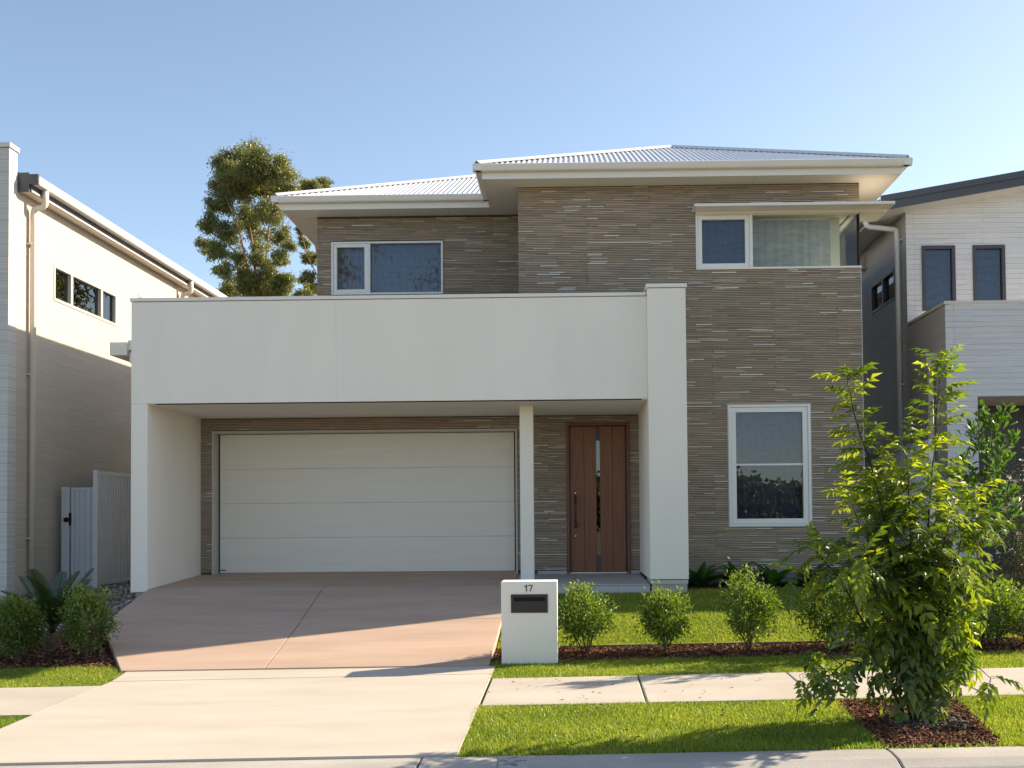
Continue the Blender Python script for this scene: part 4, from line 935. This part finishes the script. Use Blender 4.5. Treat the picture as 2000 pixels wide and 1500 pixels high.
# --- clipped shrubs
def shrub(loc, w, h, label, group, seed, n=1500, z_lo=0.20, lf=0.050, name='shrub'):
    n = int(n * 2.3); w *= 0.92; h *= 0.95
    r = np.random.default_rng(seed); rd = random.Random(seed)
    t = root(name, (loc[0], loc[1], loc[2]), label, 'shrub', group); b = Vector(loc)
    mb = MB(); tips = []
    for k in range(7):
        a = rd.uniform(0, 6.28); rr_ = rd.uniform(0.15, 0.42) * w; top = Vector((math.cos(a) * rr_, math.sin(a) * rr_, h * rd.uniform(0.55, 0.92)))
        mid = top * 0.45 + Vector((rd.uniform(-.04, .04), rd.uniform(-.04, .04), 0)); base = Vector((rd.uniform(-.04, .04), rd.uniform(-.04, .04), -0.03))
        mb.tube([b + base, b + mid, b + top], [0.009, 0.006, 0.002], n=5); tips.append(top)
    mb.build('stem', 'bark_brown', t)
    nc = 46; C = rnd_dir(nc, r); C[:, 2] = np.abs(C[:, 2]) * np.sign(r.uniform(-.75, 1, nc)); rad = r.uniform(0.55, 1.0, nc)[:, None]
    C = C * rad * np.array([w / 2, w / 2, h * (1 - z_lo) / 2]); C[:, 2] += h * (1 + z_lo) / 2
    tap = np.interp(C[:, 2], [h * z_lo, h * 0.55, h], [0.62, 1.05, 0.72]); C[:, :2] *= tap[:, None]
    sp = r.choice(nc, 7, replace=False); C[sp, 2] += h * 0.10 * (C[sp, 2] > h * .7)      # a few shoots stand proud
    idx = r.integers(nc, size=n); P = C[idx] + r.normal(0, 1, (n, 3)) * np.array([.062, .062, .066]) * (w / .58)
    P[:, 2] = np.maximum(P[:, 2], h * 0.06)
    out = P - np.array([0, 0, h * 0.5]); out /= np.linalg.norm(out, axis=1, keepdims=True) + 1e-9
    D = out * 0.6 + rnd_dir(n, r) * 0.7 + np.array([0, 0, 0.35]); Nn = rnd_dir(n, r) * 0.6 + np.array([0, 0, 1.0])
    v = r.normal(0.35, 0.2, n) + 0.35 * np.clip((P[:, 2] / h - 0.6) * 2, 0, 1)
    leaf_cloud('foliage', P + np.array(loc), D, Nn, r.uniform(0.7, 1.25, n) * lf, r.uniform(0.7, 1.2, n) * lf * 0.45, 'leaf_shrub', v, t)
    return t
def gp_(X, Y): return (X, Y, float(gz(X, Y)))
GS = 'clipped shrubs along the front mulch bed'
shrub(gp_(0.11, 12.12), 0.60, 0.74, 'clipped shrub beside the white letterbox, two stems showing', GS, 21, n=1500)
shrub(gp_(1.00, 12.14), 0.56, 0.66, 'clipped shrub in front of the white pillar footing', GS, 22, n=1400)
shrub(gp_(1.90, 12.08), 0.60, 0.80, 'pointed clipped shrub below the ground-floor window', GS, 23, n=1500)
shrub(gp_(2.80, 12.12), 0.66, 0.76, 'clipped shrub half hidden behind the street tree', GS, 24, n=1400)
shrub(gp_(3.62, 12.12), 0.60, 0.72, 'clipped shrub behind the street tree, next to the rose bed', GS, 25, n=1200)
shrub(gp_(4.55, 12.05), 0.75, 0.62, 'low shrub under the staked young tree', GS, 26, n=1300)
shrub(gp_(5.15, 12.2), 0.7, 0.60, 'low sparse shrub in front of the white rose bush', GS, 27, n=900)
shrub(gp_(-5.46, 12.30), 0.54, 0.76, 'sunlit shrub at the driveway corner beside the cycad', 'shrubs round the cycad', 31, n=1600)
shrub(gp_(-6.22, 12.25), 0.56, 0.74, 'shaded shrub on the far side of the cycad from the driveway', 'shrubs round the cycad', 32, n=1600)

# --- cycad
cyc = root('cycad', gp_(-6.13, 12.85), 'dark green cycad with stiff feathered fronds between two shrubs', 'cycad')
c0 = Vector(cyc.location)
def frond_mesh(length, curve, seed):
    rd = random.Random(seed); mb = MB(); n = 34; pts = []
    for i in range(9):
        t = i / 8; pts.append(Vector((length * t * (1 - 0.12 * curve * t), 0, -curve * length * 0.45 * t * t)))
    mb.tube(pts, [0.009 * (1 - .8 * i / 8) + .001 for i in range(9)], n=4)
    for i in range(n):
        t = 0.16 + 0.84 * i / (n - 1); k = min(int(t * 8), 7); f = t * 8 - k; p = pts[k].lerp(pts[k + 1], f); tg = (pts[k + 1] - pts[k]).normalized()
        L = 0.15 * math.sin(math.pi * min(1, 0.15 + t * 0.85)) ** 0.6 + 0.03
        for sd in (-1, 1):
            d = (tg * 0.55 + Vector((0, sd, 0)) * 0.8 + Vector((0, 0, 0.35))).normalized(); w = 0.009
            q = p + d * L; e_ = tg * w; mb.poly([p - e_, p + e_, p + d * L * .6 + e_ * .9, q, p + d * L * .6 - e_ * .9])
    return mb.mesh('frond', 'leaf_cycad')
fm = [frond_mesh(0.84, 0.4, 1), frond_mesh(0.78, 0.7, 2), frond_mesh(0.90, 0.25, 3)]
MB().tube([c0 + Vector((0, 0, -.03)), c0 + Vector((0, 0, .10)), c0 + Vector((0, 0, .19))], [0.10, 0.11, 0.07], n=10).build('trunk', 'bark_brown', cyc)
rd = random.Random(4)
def put_at(name, me, parent, mw):
    o = bpy.data.objects.new(name, me); COL.objects.link(o); o.parent = parent
    o.matrix_parent_inverse = Matrix.Identity(4); o.matrix_basis = world_of(parent).inverted() @ mw; return o
for i in range(11):
    a = i * 2.4 + rd.uniform(-.2, .2); el = math.radians([80, 62, 70, 56, 66, 50, 76][i % 7] + rd.uniform(-6, 6)); d = Vector((math.cos(a) * math.cos(el), math.sin(a) * math.cos(el), math.sin(el)))
    put_at('frond', fm[i % 3], cyc, Matrix.Translation(c0 + Vector((0, 0, .17))) @ rot_to(d))

# --- leaves for the broad-leaved plants
def leaflet(mb, p, d, up, L, W, droop=0.15, fold=0.22):
    d = d.normalized(); s = d.cross(up).normalized(); u = s.cross(d)
    a = p; m = p + d * L * 0.42 - u * L * droop * .15; t = p + d * L - u * L * droop; l = p + d * L * 0.40 + s * W / 2 + u * W * fold; r_ = p + d * L * 0.40 - s * W / 2 + u * W * fold
    i = len(mb.v); mb.v += [tuple(a), tuple(l), tuple(t), tuple(r_), tuple(m)]; mb.f += [(i, i + 4, i + 1), (i + 1, i + 4, i + 2), (i, i + 3, i + 4), (i + 3, i + 2, i + 4)]
def compound(length, pairs, L, W, arch, seed, material='leaf_street', mesh=True):
    """pinnate leaf: leaf stalk with pairs of leaflets and one at the tip"""
    rd = random.Random(seed); mb = MB(); pts = []
    for i in range(5):
        t = i / 4; pts.append(Vector((length * t, 0, -arch * length * t * t)))
    mb.tube(pts, [0.0028, 0.0025, 0.002, 0.0017, 0.001], n=3, cap=False)
    for k in range(pairs):
        t = 0.30 + 0.62 * k / max(1, pairs - 1); j = min(int(t * 4), 3); p = pts[j].lerp(pts[j + 1], t * 4 - j); tg = (pts[j + 1] - pts[j]).normalized()
        for sd in (-1, 1):
            d = (tg * rd.uniform(.55, .95) + Vector((0, sd, 0)) * rd.uniform(.7, 1) + Vector((0, 0, rd.uniform(-.35, .12)))).normalized()
            leaflet(mb, p, d, Vector((0.1, -sd * 0.25, 1)), L * rd.uniform(.82, 1.12) * (0.8 + .35 * math.sin(math.pi * t)), W * rd.uniform(.85, 1.15), rd.uniform(.08, .35))
    leaflet(mb, pts[-1], (pts[-1] - pts[-2]), Vector((0, 0.1, 1)), L * 1.1, W * 1.05, 0.25)
    return mb
comp_small = [compound(0.18, 3, 0.092, 0.046, 0.12 + .1 * (s % 3), 40 + s).mesh('leaf', 'leaf_street') for s in range(5)]
comp_mid = [compound(0.20, 4, 0.092, 0.046, 0.22 + .15 * (s % 3), 60 + s).mesh('leaf', 'leaf_street') for s in range(6)]
comp_big = [compound(0.20, 3, 0.110, 0.055, 0.35 + .2 * (s % 3), 80 + s).mesh('leaf', 'leaf_street') for s in range(6)]

# --- street tree: many slender stems drawn from where they stand in the photograph, in one clump
TB = Vector((2.66, 8.62, float(gz(2.66, 8.62))))
tree = root('street_tree', TB, 'bushy young street tree with bright feathered leaves in the mulch pit', 'tree')
TY = 8.62
stems = [  # pixel polylines from base to tip, depth offset at the tip
    ([(1795, 1392), (1800, 1200), (1815, 1000), (1828, 850), (1838, 700)], 0.10),
    ([(1778, 1392), (1752, 1150), (1708, 930), (1672, 820), (1655, 742)], -0.15),
    ([(1786, 1392), (1782, 1150), (1776, 960), (1768, 862)], -0.30),
    ([(1800, 1392), (1850, 1200), (1880, 1040), (1900, 960)], 0.25),
    ([(1772, 1392), (1705, 1250), (1640, 1130), (1585, 1065)], -0.25),
    ([(1800, 1385), (1855, 1290), (1895, 1290), (1935, 1325)], -0.20),
    ([(1776, 1385), (1720, 1300), (1655, 1290), (1605, 1335)], -0.30),
    ([(1790, 1392), (1745, 1200), (1690, 1050), (1655, 960)], 0.35),
    ([(1803, 1392), (1835, 1180), (1865, 1110), (1890, 1120)], -0.10),
    ([(1788, 1392), (1800, 1220), (1835, 1090), (1862, 1000)], -0.40),
    ([(1783, 1392), (1740, 1230), (1700, 1130), (1668, 1100)], -0.45),
    ([(1792, 1392), (1810, 1250), (1840, 1190), (1868, 1195)], -0.35),
    ([(1781, 1392), (1765, 1200), (1735, 1060), (1720, 960)], 0.05),
    ([(1788, 1392), (1790, 1250), (1800, 1130), (1805, 1040)], -0.25),
]
rd = random.Random(77); leaf_sites = []; smb = MB()
for pix, dep in stems:
    pts = []
    for k, (px, py) in enumerate(pix):
        t = k / (len(pix) - 1); p = at(px, py, TY + dep * t + (rd.uniform(-.02, .02) if k else 0)); pts.append(Vector(p))
    pts[0].z = float(gz(pts[0].x, pts[0].y)) - 0.03
    fine = []
    for a, b in zip(pts[:-1], pts[1:]):
        for q in range(5): fine.append(a.lerp(b, q / 5) + Vector((rd.uniform(-.006, .006), rd.uniform(-.006, .006), 0)))
    fine.append(pts[-1]); n = len(fine)
    smb.tube(fine, [0.0105 * (1 - 0.85 * k / (n - 1)) + 0.001 for k in range(n)], n=6)
    total = sum((b - a).length for a, b in zip(fine[:-1], fine[1:])); acc = 0; ang = rd.uniform(0, 6); nxt = 0.16 * total
    for a, b in zip(fine[:-1], fine[1:]):
        seg = (b - a).length; tg = (b - a).normalized()
        while nxt < acc + seg:
            f = (nxt - acc) / seg; p = a.lerp(b, f); t = nxt / total; ang += 2.4
            hz = p.z - TB.z
            if hz > 0.42 or rd.random() < .55: leaf_sites.append((p, tg, ang, t, hz))
            if (0.55 < hz < 1.75 and rd.random() < .6) or (hz > 1.75 and rd.random() < .75): leaf_sites.append((p, tg, ang + math.pi + rd.uniform(-.4, .4), t, hz))
            if hz > 1.45: leaf_sites.append((p, tg, ang + 2.0 + rd.uniform(-.4, .4), t, hz))
            nxt += 0.060 + 0.012 * (hz > 1.9)
        acc += seg
    for q in range(3): leaf_sites.append((fine[-1], (fine[-1] - fine[-2]).normalized(), ang + q * 2.1, 1.0, fine[-1].z - TB.z))
    # side twigs fill the crown
    for q in range(4):
        k = int(n * rd.uniform(0.3, 0.8)); p = fine[k]; hz = p.z - TB.z
        if hz > 1.65 or hz < 0.35: continue
        a = rd.uniform(0, 6.28); ln = rd.uniform(0.22, 0.42); e_ = p + Vector((math.cos(a) * ln, math.sin(a) * ln * .8, rd.uniform(-.05, .25)))
        smb.tube([p, p.lerp(e_, .5) + Vector((0, 0, .03)), e_], [0.005, 0.0035, 0.0015], n=4)
        for u in (0.45, 0.7, 0.9, 1.0): leaf_sites.append((p.lerp(e_, u), (e_ - p).normalized(), rd.uniform(0, 6.28), u, hz))
smb.build('stem', 'bark_dark', tree)
rd.shuffle(leaf_sites)
# the leaves nearest the street show largest: those are single parts, the inner ones are joined
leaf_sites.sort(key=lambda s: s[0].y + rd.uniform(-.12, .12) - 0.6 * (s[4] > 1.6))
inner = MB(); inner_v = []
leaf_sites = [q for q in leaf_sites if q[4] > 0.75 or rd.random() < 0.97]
for k, (p, tg, ang, t, hz) in enumerate(leaf_sites):
    side = tg.orthogonal().normalized(); bt = tg.cross(side); rad = side * math.cos(ang) + bt * math.sin(ang)
    rise = 0.85 if hz > 1.5 else (0.55 if hz > 0.9 else 0.2)
    d = (rad + tg * rise + Vector((0, 0, rd.uniform(-.25, .15) - (0.25 if hz < 0.9 else 0)))).normalized()
    mset = comp_small if (t > 0.93 and hz > 1.2) else (comp_mid if hz > 1.15 or rd.random() < .35 else comp_big)
    sc = rd.uniform(0.75, 1.12)
    mw = Matrix.Translation(p) @ rot_to(d, roll=rd.uniform(-.5, .5)) @ Matrix.Scale(sc, 4)
    me = rd.choice(mset)
    if k < 290:
        put_at('leaf', me, tree, mw)
    else:
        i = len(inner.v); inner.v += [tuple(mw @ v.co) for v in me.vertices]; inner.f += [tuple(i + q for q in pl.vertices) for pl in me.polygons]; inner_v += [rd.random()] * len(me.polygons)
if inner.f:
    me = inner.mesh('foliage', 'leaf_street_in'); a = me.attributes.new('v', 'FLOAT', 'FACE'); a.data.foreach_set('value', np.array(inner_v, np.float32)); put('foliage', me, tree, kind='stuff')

# --- staked young tree with paddle leaves
TB2 = Vector((4.50, 12.25, float(gz(4.50, 12.25))))
t2 = root('young_tree', TB2, 'young staked tree with glossy paddle leaves in front of the dark garage opening', 'tree')
Y2 = 12.25; rd = random.Random(9); sites = []
mb = MB(); b2 = [TB2 + Vector((0, 0, -.03)), Vector(at(1913, 1090, Y2)), Vector(at(1918, 1000, Y2)), Vector(at(1928, 900, Y2)), Vector(at(1936, 830, Y2))]
mb.tube(b2, [0.022, 0.02, 0.016, 0.010, 0.004], n=8); mb.build('trunk', 'bark_brown', t2)
MB().tube([TB2 + Vector((-.05, -.03, -.05)), Vector(at(1908, 980, Y2 - .05))], [0.016, 0.016], n=6).build('stake', 'stake_wood', t2)
brs = [((1914, 1060), (1960, 1030)), ((1914, 1040), (1855, 1030)), ((1916, 1010), (1975, 965)), ((1917, 1000), (1870, 960)), ((1920, 970), (1965, 900)), ((1920, 960), (1885, 900)), ((1925, 920), (1975, 860)), ((1927, 900), (1900, 840)),
       ((1932, 860), (1955, 812)), ((1935, 840), (1925, 815)), ((1918, 990), (1945, 960)), ((1916, 1020), (1895, 990)), ((1914, 1050), (1895, 1075)), ((1914, 1055), (1985, 1000)), ((1922, 940), (1940, 880)), ((1920, 960), (1860, 930))]
bmb = MB()
for a, b in brs:
    p, q = Vector(at(*a, Y2)), Vector(at(*b, Y2 + rd.uniform(-.3, .3))); m_ = p.lerp(q, .5) + Vector((0, 0, -.03)); bmb.tube([p, m_, q], [0.007, 0.005, 0.002], n=5)
    for u in range(14):
        t = 0.25 + 0.75 * u / 13; sites.append((p.lerp(m_, t * 2) if t < .5 else m_.lerp(q, t * 2 - 1), (q - m_).normalized()))
    for u in range(4): sites.append((q, (q - m_).normalized()))
bmb.build('branch', 'bark_brown', t2)
def paddle(seed):
    rd_ = random.Random(seed); mb = MB(); L, W = 0.115, 0.036
    prof = [(0, .004), (.35, .5), (.7, 1.0), (.9, .8), (1.0, .15)]
    for x, w_ in prof: mb.v += [(L * x, -W / 2 * w_, .004 * w_), (L * x, 0, -.004 * x), (L * x, W / 2 * w_, .004 * w_)]
    for k in range(4):
        i = 3 * k; mb.f += [(i, i + 3, i + 4, i + 1), (i + 1, i + 4, i + 5, i + 2)]
    return mb.mesh('leaf', 'leaf_paddle')
pm = [paddle(s) for s in range(2)]
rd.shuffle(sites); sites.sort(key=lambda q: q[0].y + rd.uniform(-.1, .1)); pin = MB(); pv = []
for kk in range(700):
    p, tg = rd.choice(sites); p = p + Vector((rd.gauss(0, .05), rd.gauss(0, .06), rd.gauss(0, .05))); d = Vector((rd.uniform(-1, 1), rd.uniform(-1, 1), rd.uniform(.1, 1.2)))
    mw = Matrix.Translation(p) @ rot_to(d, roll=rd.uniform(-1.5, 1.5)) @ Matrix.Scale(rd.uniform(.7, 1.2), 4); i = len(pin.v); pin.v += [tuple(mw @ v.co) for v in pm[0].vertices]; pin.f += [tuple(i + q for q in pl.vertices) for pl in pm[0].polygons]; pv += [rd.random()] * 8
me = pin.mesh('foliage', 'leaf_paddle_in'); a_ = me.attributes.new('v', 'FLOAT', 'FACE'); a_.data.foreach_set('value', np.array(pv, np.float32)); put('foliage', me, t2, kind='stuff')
sites = sites[:290]
for p, tg in sites:
    a = rd.uniform(0, 6.28); s_ = tg.orthogonal().normalized(); rad = s_ * math.cos(a) + tg.cross(s_) * math.sin(a)
    d = rad * 0.7 + tg * 0.5 + Vector((0, 0, 0.75)); put_at('leaf', rd.choice(pm), t2, Matrix.Translation(p) @ rot_to(d, up=rad * -1 + Vector((0, 0, .3)), roll=rd.uniform(-.6, .6)) @ Matrix.Scale(rd.uniform(.8, 1.3), 4))

# --- white rose bush
RB = Vector((5.22, 12.9, float(gz(5.22, 12.9))))
rose = root('rose_bush', RB, 'tall loose rose bush with small white flowers', 'rose bush')
r = np.random.default_rng(3); rd = random.Random(13); mb = MB(); Pn = []; Tn = []
for k in range(22):
    px = rd.uniform(1940, 2015); py = rd.uniform(855, 1100); Y = 12.9 + rd.uniform(-.4, .5); q = Vector(at(px, py, Y)); m_ = RB.lerp(q, .55) + Vector((rd.uniform(-.1, .1), 0, .12))
    mb.tube([RB + Vector((rd.uniform(-.1, .1), rd.uniform(-.1, .1), -.03)), m_, q], [0.008, 0.005, 0.002], n=5)
    for u in range(60): t = rd.uniform(0.25, 1); Pn.append(tuple((RB.lerp(m_, t * 2) if t < .5 else m_.lerp(q, t * 2 - 1)) + Vector((rd.gauss(0, .06), rd.gauss(0, .06), rd.gauss(0, .05)))))
    for u in range(5): Tn.append(q + Vector((rd.gauss(0, .09), rd.gauss(0, .09), rd.gauss(0, .12))))
mb.build('stem', 'bark_brown', rose); Pn = np.array(Pn); n = len(Pn)
leaf_cloud('foliage', Pn, rnd_dir(n, r), rnd_dir(n, r) * .5 + np.array([0, 0, 1]), r.uniform(.03, .055, n), r.uniform(.018, .03, n), 'leaf_rose', r.uniform(0, 1, n), rose)
fmb = MB()
for k in range(8):
    a = k * 0.785; fmb.poly([(0, 0, 0), (0.028 * math.cos(a - .4), 0.028 * math.sin(a - .4), .012), (0.034 * math.cos(a), 0.034 * math.sin(a), .016), (0.028 * math.cos(a + .4), 0.028 * math.sin(a + .4), .012)])
fme = fmb.mesh('flower', 'petal')
for p in Tn[:100]: put_at('flower', fme, rose, Matrix.Translation(p) @ rot_to(Vector((rd.uniform(-1, 1), rd.uniform(-1, .2), rd.uniform(-.4, 1)))) @ Matrix.Scale(rd.uniform(.7, 1.25), 4))

# --- dark clumps at the foot of the cladding
def blade_leaf(L, W, arch, seed):
    mb = MB(); n = 5
    for i in range(n + 1):
        t = i / n; w_ = W * math.sin(math.pi * min(.98, .08 + t * .92)) ** .7 / 2; x = L * t * (1 - .2 * arch * t); z = -arch * L * .6 * t * t
        mb.v += [(x, -w_, z + w_ * .3), (x, 0, z), (x, w_, z + w_ * .3)]
    for k in range(n):
        i = 3 * k; mb.f += [(i, i + 3, i + 4, i + 1), (i + 1, i + 4, i + 5, i + 2)]
    return mb.mesh('leaf', 'leaf_under')
bl = [blade_leaf(.42, .13, .8, 1), blade_leaf(.36, .15, 1.1, 2), blade_leaf(.52, .11, .7, 3)]
rd = random.Random(6)
und = [(1.80, 'dark leafy clump against the white pillar footing'), (2.30, 'dark leafy clump below the near lower corner of the ground-floor window'), (2.84, 'dark leafy clump under the middle of the ground-floor window'), (3.36, 'dark leafy clump under the window corner next to the street tree crown'), (3.92, 'dark leafy clump at the cladding corner behind the street tree')]
for X, lb in und:
    Y = 15.78; z = float(gz(X, Y)); t = root('understorey_plant', (X, Y, z), lb, 'plant', 'dark clumps at the foot of the wall')
    for k in range(30):
        a = k * 2.4 + rd.uniform(-.3, .3); el = math.radians(rd.uniform(25, 78)); d = Vector((math.cos(a) * math.cos(el), math.sin(a) * math.cos(el) * .6, math.sin(el)))
        put_at('leaf', rd.choice(bl), t, Matrix.Translation((X + rd.uniform(-.05, .05), Y + rd.uniform(-.03, .03), z - .01)) @ rot_to(d) @ Matrix.Scale(rd.uniform(.75, 1.1), 4))

# --- tall gum trees
def gum(name, label, base, clumps, limbs, nleaf, seed, leafL=0.115, group=None):
    """clumps: (x, y, z, r) in metres; limbs: lists of points with radii"""
    r = np.random.default_rng(seed); t = root(name, base, label, 'tree', group); mb = MB()
    for pts, rads in limbs: mb.tube(pts, [q * 0.40 for q in rads], n=7)
    mb.build('trunk', 'bark_gum', t, smooth=True)
    cl = np.array(clumps); vol = cl[:, 3] ** 2; idx = r.choice(len(cl), nleaf, p=vol / vol.sum())
    # each clump is broken into sprays, so that sky shows between
    ns = 14; spr = rnd_dir(len(cl) * ns, r).reshape(len(cl), ns, 3) * r.uniform(.35, 1.0, (len(cl), ns, 1)) * cl[:, None, 3:4]
    sp = r.integers(ns, size=nleaf); P = cl[idx, :3] + spr[idx, sp] + r.normal(0, 1, (nleaf, 3)) * (cl[idx, 3] * 0.25)[:, None] * np.array([1, 1, .75])
    D = rnd_dir(nleaf, r) * .8 + np.array([0, 0, -.75]); Nn = rnd_dir(nleaf, r)
    tone = r.uniform(0, .5, (len(cl), ns))[idx, sp] + r.uniform(0, .5, nleaf)
    leaf_cloud('crown', P, D, Nn, r.uniform(.7, 1.3, nleaf) * leafL, r.uniform(.7, 1.3, nleaf) * leafL * .30, 'leaf_gum', tone, t, fold=.1)
    return t
GYD = 40.0; sc = GYD / F_PX
rd = random.Random(2)
pix = [(478, 312, 36), (440, 330, 26), (515, 318, 30), (548, 338, 28), (428, 365, 22), (470, 362, 34), (515, 362, 32), (560, 372, 22), (440, 402, 24), (418, 398, 14), (485, 408, 26), (530, 412, 28), (415, 440, 22), (450, 452, 24), (500, 450, 22), (540, 455, 20), (400, 478, 16), (425, 488, 20), (470, 500, 18), (515, 498, 24), (545, 505, 18), (440, 530, 18), (480, 545, 26), (520, 540, 26), (555, 545, 18), (450, 565, 22), (500, 572, 30), (550, 572, 24), (590, 572, 16), (565, 480, 12), (455, 340, 24), (500, 338, 30)]
cl = []
for (x, y, q) in pix:
    p = at(x, y, GYD + rd.uniform(-1.1, 1.1)); cl.append((p[0], p[1], p[2], q * sc * 1.12))
def LP(pl, rads): return ([at(x, y, GYD + dy) for x, y, dy in pl], rads)
bz = float(gz(-11, GYD)); b0 = at(505, 640, GYD)
limbs = [([(b0[0], GYD, bz), tuple(at(508, 620, GYD)), tuple(at(500, 540, GYD)), tuple(at(492, 470, GYD)), tuple(at(478, 390, GYD)), tuple(at(475, 320, GYD))], [.26, .2, .15, .11, .07, .03]),
         LP([(508, 620, 0), (515, 560, .3), (522, 480, .4), (530, 400, .5), (540, 340, .5)], [.18, .13, .09, .06, .02]), LP([(504, 600, 0), (488, 540, -.3), (470, 460, -.5), (440, 380, -.5)], [.16, .12, .08, .02]),
         LP([(500, 545, 0), (465, 500, .3), (425, 450, .5), (405, 440, .5)], [.10, .07, .04, .02]), LP([(512, 580, 0), (535, 520, -.3), (565, 470, -.3)], [.09, .06, .02]), LP([(500, 600, 0), (460, 560, .2), (430, 520, .2)], [.09, .05, .02])]
gum('gum_tree', 'tall gum tree with pinkish trunks behind the parapet', (b0[0], GYD, bz), cl, limbs, 85000, 1)
G2 = 46.0; sc2 = G2 / F_PX; pix2 = [(605, 362, 18), (630, 362, 16), (590, 370, 12), (640, 370, 10), (596, 470, 13), (608, 500, 16), (600, 540, 16), (612, 560, 16), (600, 430, 9), (585, 450, 9), (610, 400, 16), (640, 400, 16), (670, 400, 20), (640, 450, 20), (650, 520, 24)]
cl2 = [(*at(x, y, G2 + rd.uniform(-.8, .8)), q * sc2) for x, y, q in pix2]; bb = at(640, 640, G2)
gum('gum_tree', 'slimmer gum tree showing past the roof corner beside the tall gum', (bb[0], G2, .8), [(float(a), float(b), float(c), float(d)) for a, b, c, d in cl2], [([(bb[0], G2, .8), tuple(at(635, 560, G2)), tuple(at(612, 460, G2)), tuple(at(618, 365, G2))], [.2, .15, .09, .03]), ([tuple(at(636, 570, G2)), tuple(at(600, 500, G2)), tuple(at(585, 440, G2))], [.08, .05, .02])], 26000, 2)
# trees across the street and behind the house, seen only as reflections in the glass
def round_gum(x, y, h, w, seed, label, n=6000, leafL=.22):
    rd_ = random.Random(seed); cl_ = []; lm = []; z0_ = float(gz(x, y)) if y > 0 else -.1
    for k in range(16):
        a = rd_.uniform(0, 6.28); q = rd_.uniform(.1, 1) * w / 2; zz = z0_ + h * rd_.uniform(.42, .95); cl_.append((x + q * math.cos(a), y + q * math.sin(a), zz, w * rd_.uniform(.09, .17)))
        if k < 9: lm.append(([(x, y, z0_ + h * .3), ((x + cl_[-1][0]) / 2, (y + cl_[-1][1]) / 2, z0_ + h * .5), cl_[-1][:3]], [h * .012, h * .008, h * .002]))
    lm.append(([(x, y, z0_), (x + .1, y, z0_ + h * .35), (x, y + .1, z0_ + h * .8)], [h * .02, h * .015, h * .005]))
    gum('gum_tree', label, (x, y, z0_), cl_, lm, n, seed, leafL=leafL)
round_gum(-9.5, -13, 14.5, 9, 51, 'spreading gum tree mirrored in the upper window over the parapet')
round_gum(7, 52, 14.5, 12, 52, 'broad gum tree behind the house mirrored in the cream house window', n=9000, leafL=.3)
r = np.random.default_rng(4); n = 45000; X = r.uniform(-110, 110, n); hgt = 6.2 + 1.2 * np.sin(X * .11) + 0.7 * np.sin(X * .37 + 1) + r.normal(0, .5, n); P = np.stack([X, -118 + r.normal(0, 3, n), r.uniform(0, 1, n) ** .7 * hgt], 1)
o = leaf_cloud('distant_woodland', P, rnd_dir(n, r), rnd_dir(n, r) * .6 + np.array([0, .8, .4]), r.uniform(.6, 1.2, n), r.uniform(.4, .8, n), 'leaf_gum', r.uniform(0, .6, n)); tag(o, 'far wooded ridge mirrored in the ground-floor window', 'woodland')
